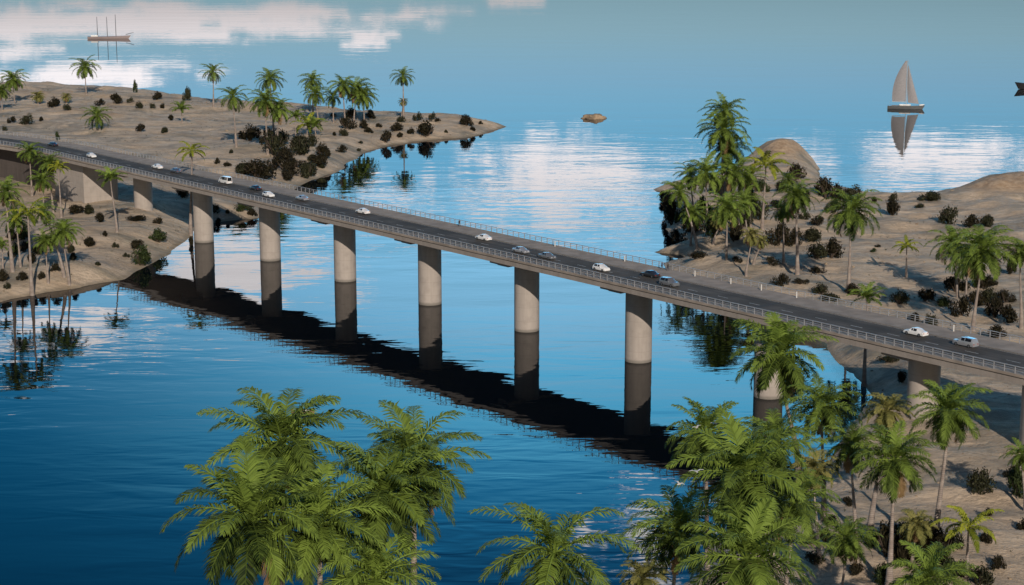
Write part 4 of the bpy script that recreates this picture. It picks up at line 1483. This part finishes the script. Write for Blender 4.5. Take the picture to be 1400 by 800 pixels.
tag(link('loose_stones', mesh_data('loose_stones', stn.V, stn.F, M['rock'])), 'loose stones strewn over the sand and along the waterline', 'stones', None, 'stuff')

# ------------------------------------------------------------------ rocks


def rock(name, loc, size, seed, label, mat='rock'):
    bm = bmesh.new()
    bmesh.ops.create_icosphere(bm, subdivisions=4, radius=1)
    r = np.random.RandomState(seed)
    from mathutils import noise
    off = Vector((seed * 3.1, 0, 0))
    for v in bm.verts:
        d = v.co.normalized()
        f = 1 + .35 * noise.noise(d * 1.3 + off) + .2 * noise.noise(d * 3 + off) + .08 * noise.noise(d * 8 + off)
        v.co = Vector((d.x * size[0], d.y * size[1], d.z * size[2])) * f
    me = bpy.data.meshes.new(name)
    bm.to_mesh(me)
    bm.free()
    me.materials.append(M[mat])
    me.polygons.foreach_set('use_smooth', [True] * len(me.polygons))
    o = link(name, me, None, loc)
    tag(o, label, 'rock')
    return o


p = at_z(813, 162)
rock('rock_islet', (p[0], p[1], -.3), (6.4, 5, 2.6), 4, 'small brown rock islet alone in open water')
p = at_z(914, 261)
p = on_ground(934, 352)

# ------------------------------------------------------------------ sailing yacht
M['hull'] = simple('dark_hull', (.11, .115, .115), .35)
M['hull_white'] = simple('white_hull', (.7, .7, .68), .35)
M['sail'] = simple('grey_sail', (.27, .26, .265), .8, var=.08)
M['mast'] = simple('mast_alloy', (.55, .55, .54), .4, .4)
M['deckwood'] = simple('deck_teak', (.3, .22, .14), .7)


def hull_mesh(L, B, D, rake=.12, sheer=.25, bow_up=.5):
    """lofted hull, bow towards +X"""
    rings = []
    N = 15
    for i in range(N):
        t = i / (N - 1)
        x = (t - .5) * L
        wd = B / 2 * (math.sin(math.pi * min(1, .28 + t * .72)) ** .75 if t > .02 else .72)
        if t > .999:
            wd = .04
        top = D * (1 + bow_up * max(0, t - .3) ** 2)
        bot = -.5 * (1 - max(0, t - .75) * 3.6) if t > .75 else -.5
        xo = rake * L * (t ** 4)
        rings.append([(x, -wd * .15, bot), (x + xo * .4, -wd * .8, 0.05 * D), (x + xo, -wd, top), (x + xo, wd, top), (x + xo * .4, wd * .8, .05 * D), (x, wd * .15, bot)])
    mb = MB()
    V = [q for r in rings for q in r]
    F = []
    for i in range(N - 1):
        for k in range(6):
            a, b = i * 6 + k, i * 6 + (k + 1) % 6
            F.append((a, b, b + 6, a + 6))
    F += [tuple(range(6)), tuple((N - 1) * 6 + k for k in range(5, -1, -1))]
    mb.add(V, F)
    return mb


def sail_mesh(a, b, c, belly, n=10, bdir=(0, 1, 0)):
    """curved triangular sail between three corners, given a cloth thickness"""
    a, b, c, bd = Vector(a), Vector(b), Vector(c), Vector(bdir)
    V = []
    for i in range(n + 1):
        t = i / n
        l, r = a.lerp(b, t), c.lerp(b, t)      # a = tack, b = head, c = clew
        for j in range(n + 1):
            s_ = j / n
            bul = math.sin(math.pi * s_) * math.sin(math.pi * min(1, t * .8 + .15)) * belly
            roach = (c - a).normalized() * (math.sin(math.pi * min(1, t * .9 + .02)) ** .8 * (.42 if c.x < 0 else .1) * (c - a).length) * s_
            V.append(tuple(l.lerp(r, s_) + bd * bul + roach))
    nv = len(V)
    V2 = V + [tuple(Vector(v) + bd * .03) for v in V]
    F = []
    m_ = n + 1
    for i in range(n):
        for j in range(n):
            q = i * m_ + j
            F.append((q, q + 1, q + m_ + 1, q + m_))
            F.append((q + nv, q + m_ + nv, q + m_ + 1 + nv, q + 1 + nv))
    for j in range(n):
        F.append((j, j + nv, j + 1 + nv, j + 1))
    for i in range(n):
        q = i * m_
        F.append((q, q + m_, q + m_ + nv, q + nv))
        q = i * m_ + n
        F.append((q, q + nv, q + m_ + nv, q + m_))
    return MB().add(V2, F)


p = at_z(1236, 149)
yacht = empty('sailing_yacht', (p[0], p[1], 0), math.radians(-12))
tag(yacht, 'dark-hulled sailing yacht with two grey sails set, far out on the right', 'sailboat')
hull_mesh(17.5, 4.6, 1.7).build('hull', M['hull'], yacht, True)
MB().box(-6.6, 6.0, -1.35, 1.35, 1.72, 1.8).build('deck', M['deckwood'], yacht)
MB().box(-2.6, 3.4, -1.2, 1.2, 1.805, 2.6).build('cabin', M['hull_white'], yacht, False, .2)
MB().tube([(8.0, 0, 2.0), (9.4, 0, 2.3), (10.6, 0, 2.55)], [.55, .4, .12], 10).build('bowsprit', M['hull_white'], yacht, True)
MB().tube([(1.0, 0, 1.8), (1.0, 0, 14), (1.0, 0, 26.2)], [.16, .14, .07], 8).build('mast', M['mast'], yacht, True)
MB().tube([(1.0, 0, 3.6), (-6.4, 0, 3.8)], .12, 8).build('boom', M['mast'], yacht, True)
sail_mesh((.7, 0, 3.9), (.7, 0, 25.6), (-6.0, 0, 4.0), -.9).build('mainsail', M['sail'], yacht, True)
sail_mesh((7.6, 0, 2.8), (1.35, 0, 23.2), (1.9, 0, 3.4), -.7).build('jib', M['sail'], yacht, True)
mb = MB()
for q in ((8.3, 0, 2.1), (-8.2, 0, 1.8), (0.9, 2.2, 1.7), (.9, -2.2, 1.7)):
    mb.tube([q, (1, 0, 26)], .025, 4)
mb.build('rigging', M['mast'], yacht)

# three masted ship far away at top left
p = at_z(147, 53)
ship = empty('sailing_ship', (p[0], p[1], 0), math.radians(4))
tag(ship, 'faint pale three-masted ship with bare masts on the horizon side at top left', 'ship')
hull_mesh(34, 7.0, 2.0, .1, bow_up=.9).build('hull', simple('pale_hull', (.3, .24, .23), .5), ship, True)
MB().box(-14, -8, -2.2, 2.2, 1.9, 3.3).build('deckhouse', M['hull_white'], ship, False, .15)
for i, mx in enumerate((-8.5, 0, 7.5)):
    o = MB().tube([(mx, 0, 2), (mx, 0, 19 + (i == 2) * 2)], [.32, .2], 8).build('mast', M['hull'], ship, True)
    MB().tube([(mx, -3.5, 15), (mx, 3.5, 15)], .12, 6).build('yard', M['hull'], o)
MB().tube([(16, 0, 3.6), (23, 0, 5.4)], [.3, .15], 8).build('bowsprit', M['hull'], ship, True)

# dark boat whose bow enters at the right edge
p = at_z(1398, 122)
wk = empty('motor_boat', (p[0] + 9, p[1], 0), math.radians(180))
tag(wk, 'black boat at the right edge with only its raked bow in view', 'boat')
hull_mesh(20, 5.5, 3.0, .2, bow_up=.9).build('hull', simple('black_hull', (.012, .012, .014), .4), wk, True)
MB().box(-6, 1, -1.8, 1.8, 3.0, 5.2).build('wheelhouse', M['hull_white'], wk, False, .15)

# rowing boat behind the topmost foreground palm
p = at_z(414, 566)
rb = empty('rowing_boat', (p[0], p[1], .1), math.radians(8))
tag(rb, 'small wooden boat on the water behind the topmost foreground palm', 'boat')
hm = MB()
N = 11
for i in range(N):
    t = i / (N - 1)
    x = (t - .5) * 4.6
    wd = .85 * math.sin(math.pi * (.14 + t * .82)) ** .7
    top = .55 + .35 * (2 * t - 1) ** 2
    hm.V += [(x, -wd, top), (x, -wd * .6, -.05), (x, wd * .6, -.05), (x, wd, top), (x, wd - .09, top), (x, wd * .6 - .06, .06), (x, -wd * .6 + .06, .06), (x, -wd + .09, top)]
for i in range(N - 1):
    for k in range(8):
        a, b = i * 8 + k, i * 8 + (k + 1) % 8
        hm.F.append((a, b, b + 8, a + 8))
hm.F += [tuple(range(8)), tuple((N - 1) * 8 + k for k in range(7, -1, -1))]
hm.build('hull', simple('boat_wood', (.2, .12, .07), .7), rb, True)
for x in (-1.1, 0.1, 1.2):
    MB().box(x - .14, x + .14, -.66, .66, .4, .45).build('thwart', M['deckwood'], rb)
MB().box(.3, 1.5, -.4, .4, .46, .8).build('tarpaulin', M['hull_white'], rb, False, .1)

# white gulls gliding over the foreground palms


def gull(px, py, D, rz, label):
    q = at_depth(px, py, D)
    g = empty('gull', tuple(q), rz)
    tag(g, label, 'bird', 'white gulls over the palms')
    b = MB().tube([(-.3, 0, 0), (-.22, 0, .01), (0, 0, .02), (.18, 0, .03), (.27, 0, .05), (.34, 0, .03), (.4, 0, .01)], [.01, .05, .09, .07, .055, .05, .012], 8)
    b.build('body', M['post'], g, True)
    for s_ in (-1, 1):
        wv = MB()
        T_ = [(.1, .05, .04, .2), (.14, .35, .16, .17), (.02, .72, .13, .02)]
        V = []
        for (x, y, z, ch) in T_:
            for dz in (.012, -.012):
                V += [(x, s_ * y, z + dz), (x - ch, s_ * y, z + dz)]
        F = []
        for i in range(2):
            a = i * 4
            F += [(a, a + 1, a + 5, a + 4), (a + 2, a + 6, a + 7, a + 3), (a, a + 4, a + 6, a + 2), (a + 1, a + 3, a + 7, a + 5)]
        F += [(0, 2, 3, 1), (8, 9, 11, 10)]
        wv.add(V, F).build('wing', M['post'], g)
    g.scale = (1.2, 1.2, 1.2)
    return g


gull(952, 585, 205, 2.4, 'white gull gliding over the spiky palm, upper left one')
gull(977, 579, 205, 2.9, 'white gull gliding over the spiky palm, upper right one')
gull(952, 645, 190, 1.9, 'white gull flying in front of the left leaves of the broadest palm')
gull(929, 662, 190, .6, 'white gull over the water at the tip of the broadest palm')

# ------------------------------------------------------------------ render
scene.render.engine = 'CYCLES'
scene.cycles.max_bounces = 6
scene.cycles.glossy_bounces = 3
scene.cycles.transparent_max_bounces = 8
scene.cycles.sample_clamp_indirect = 6
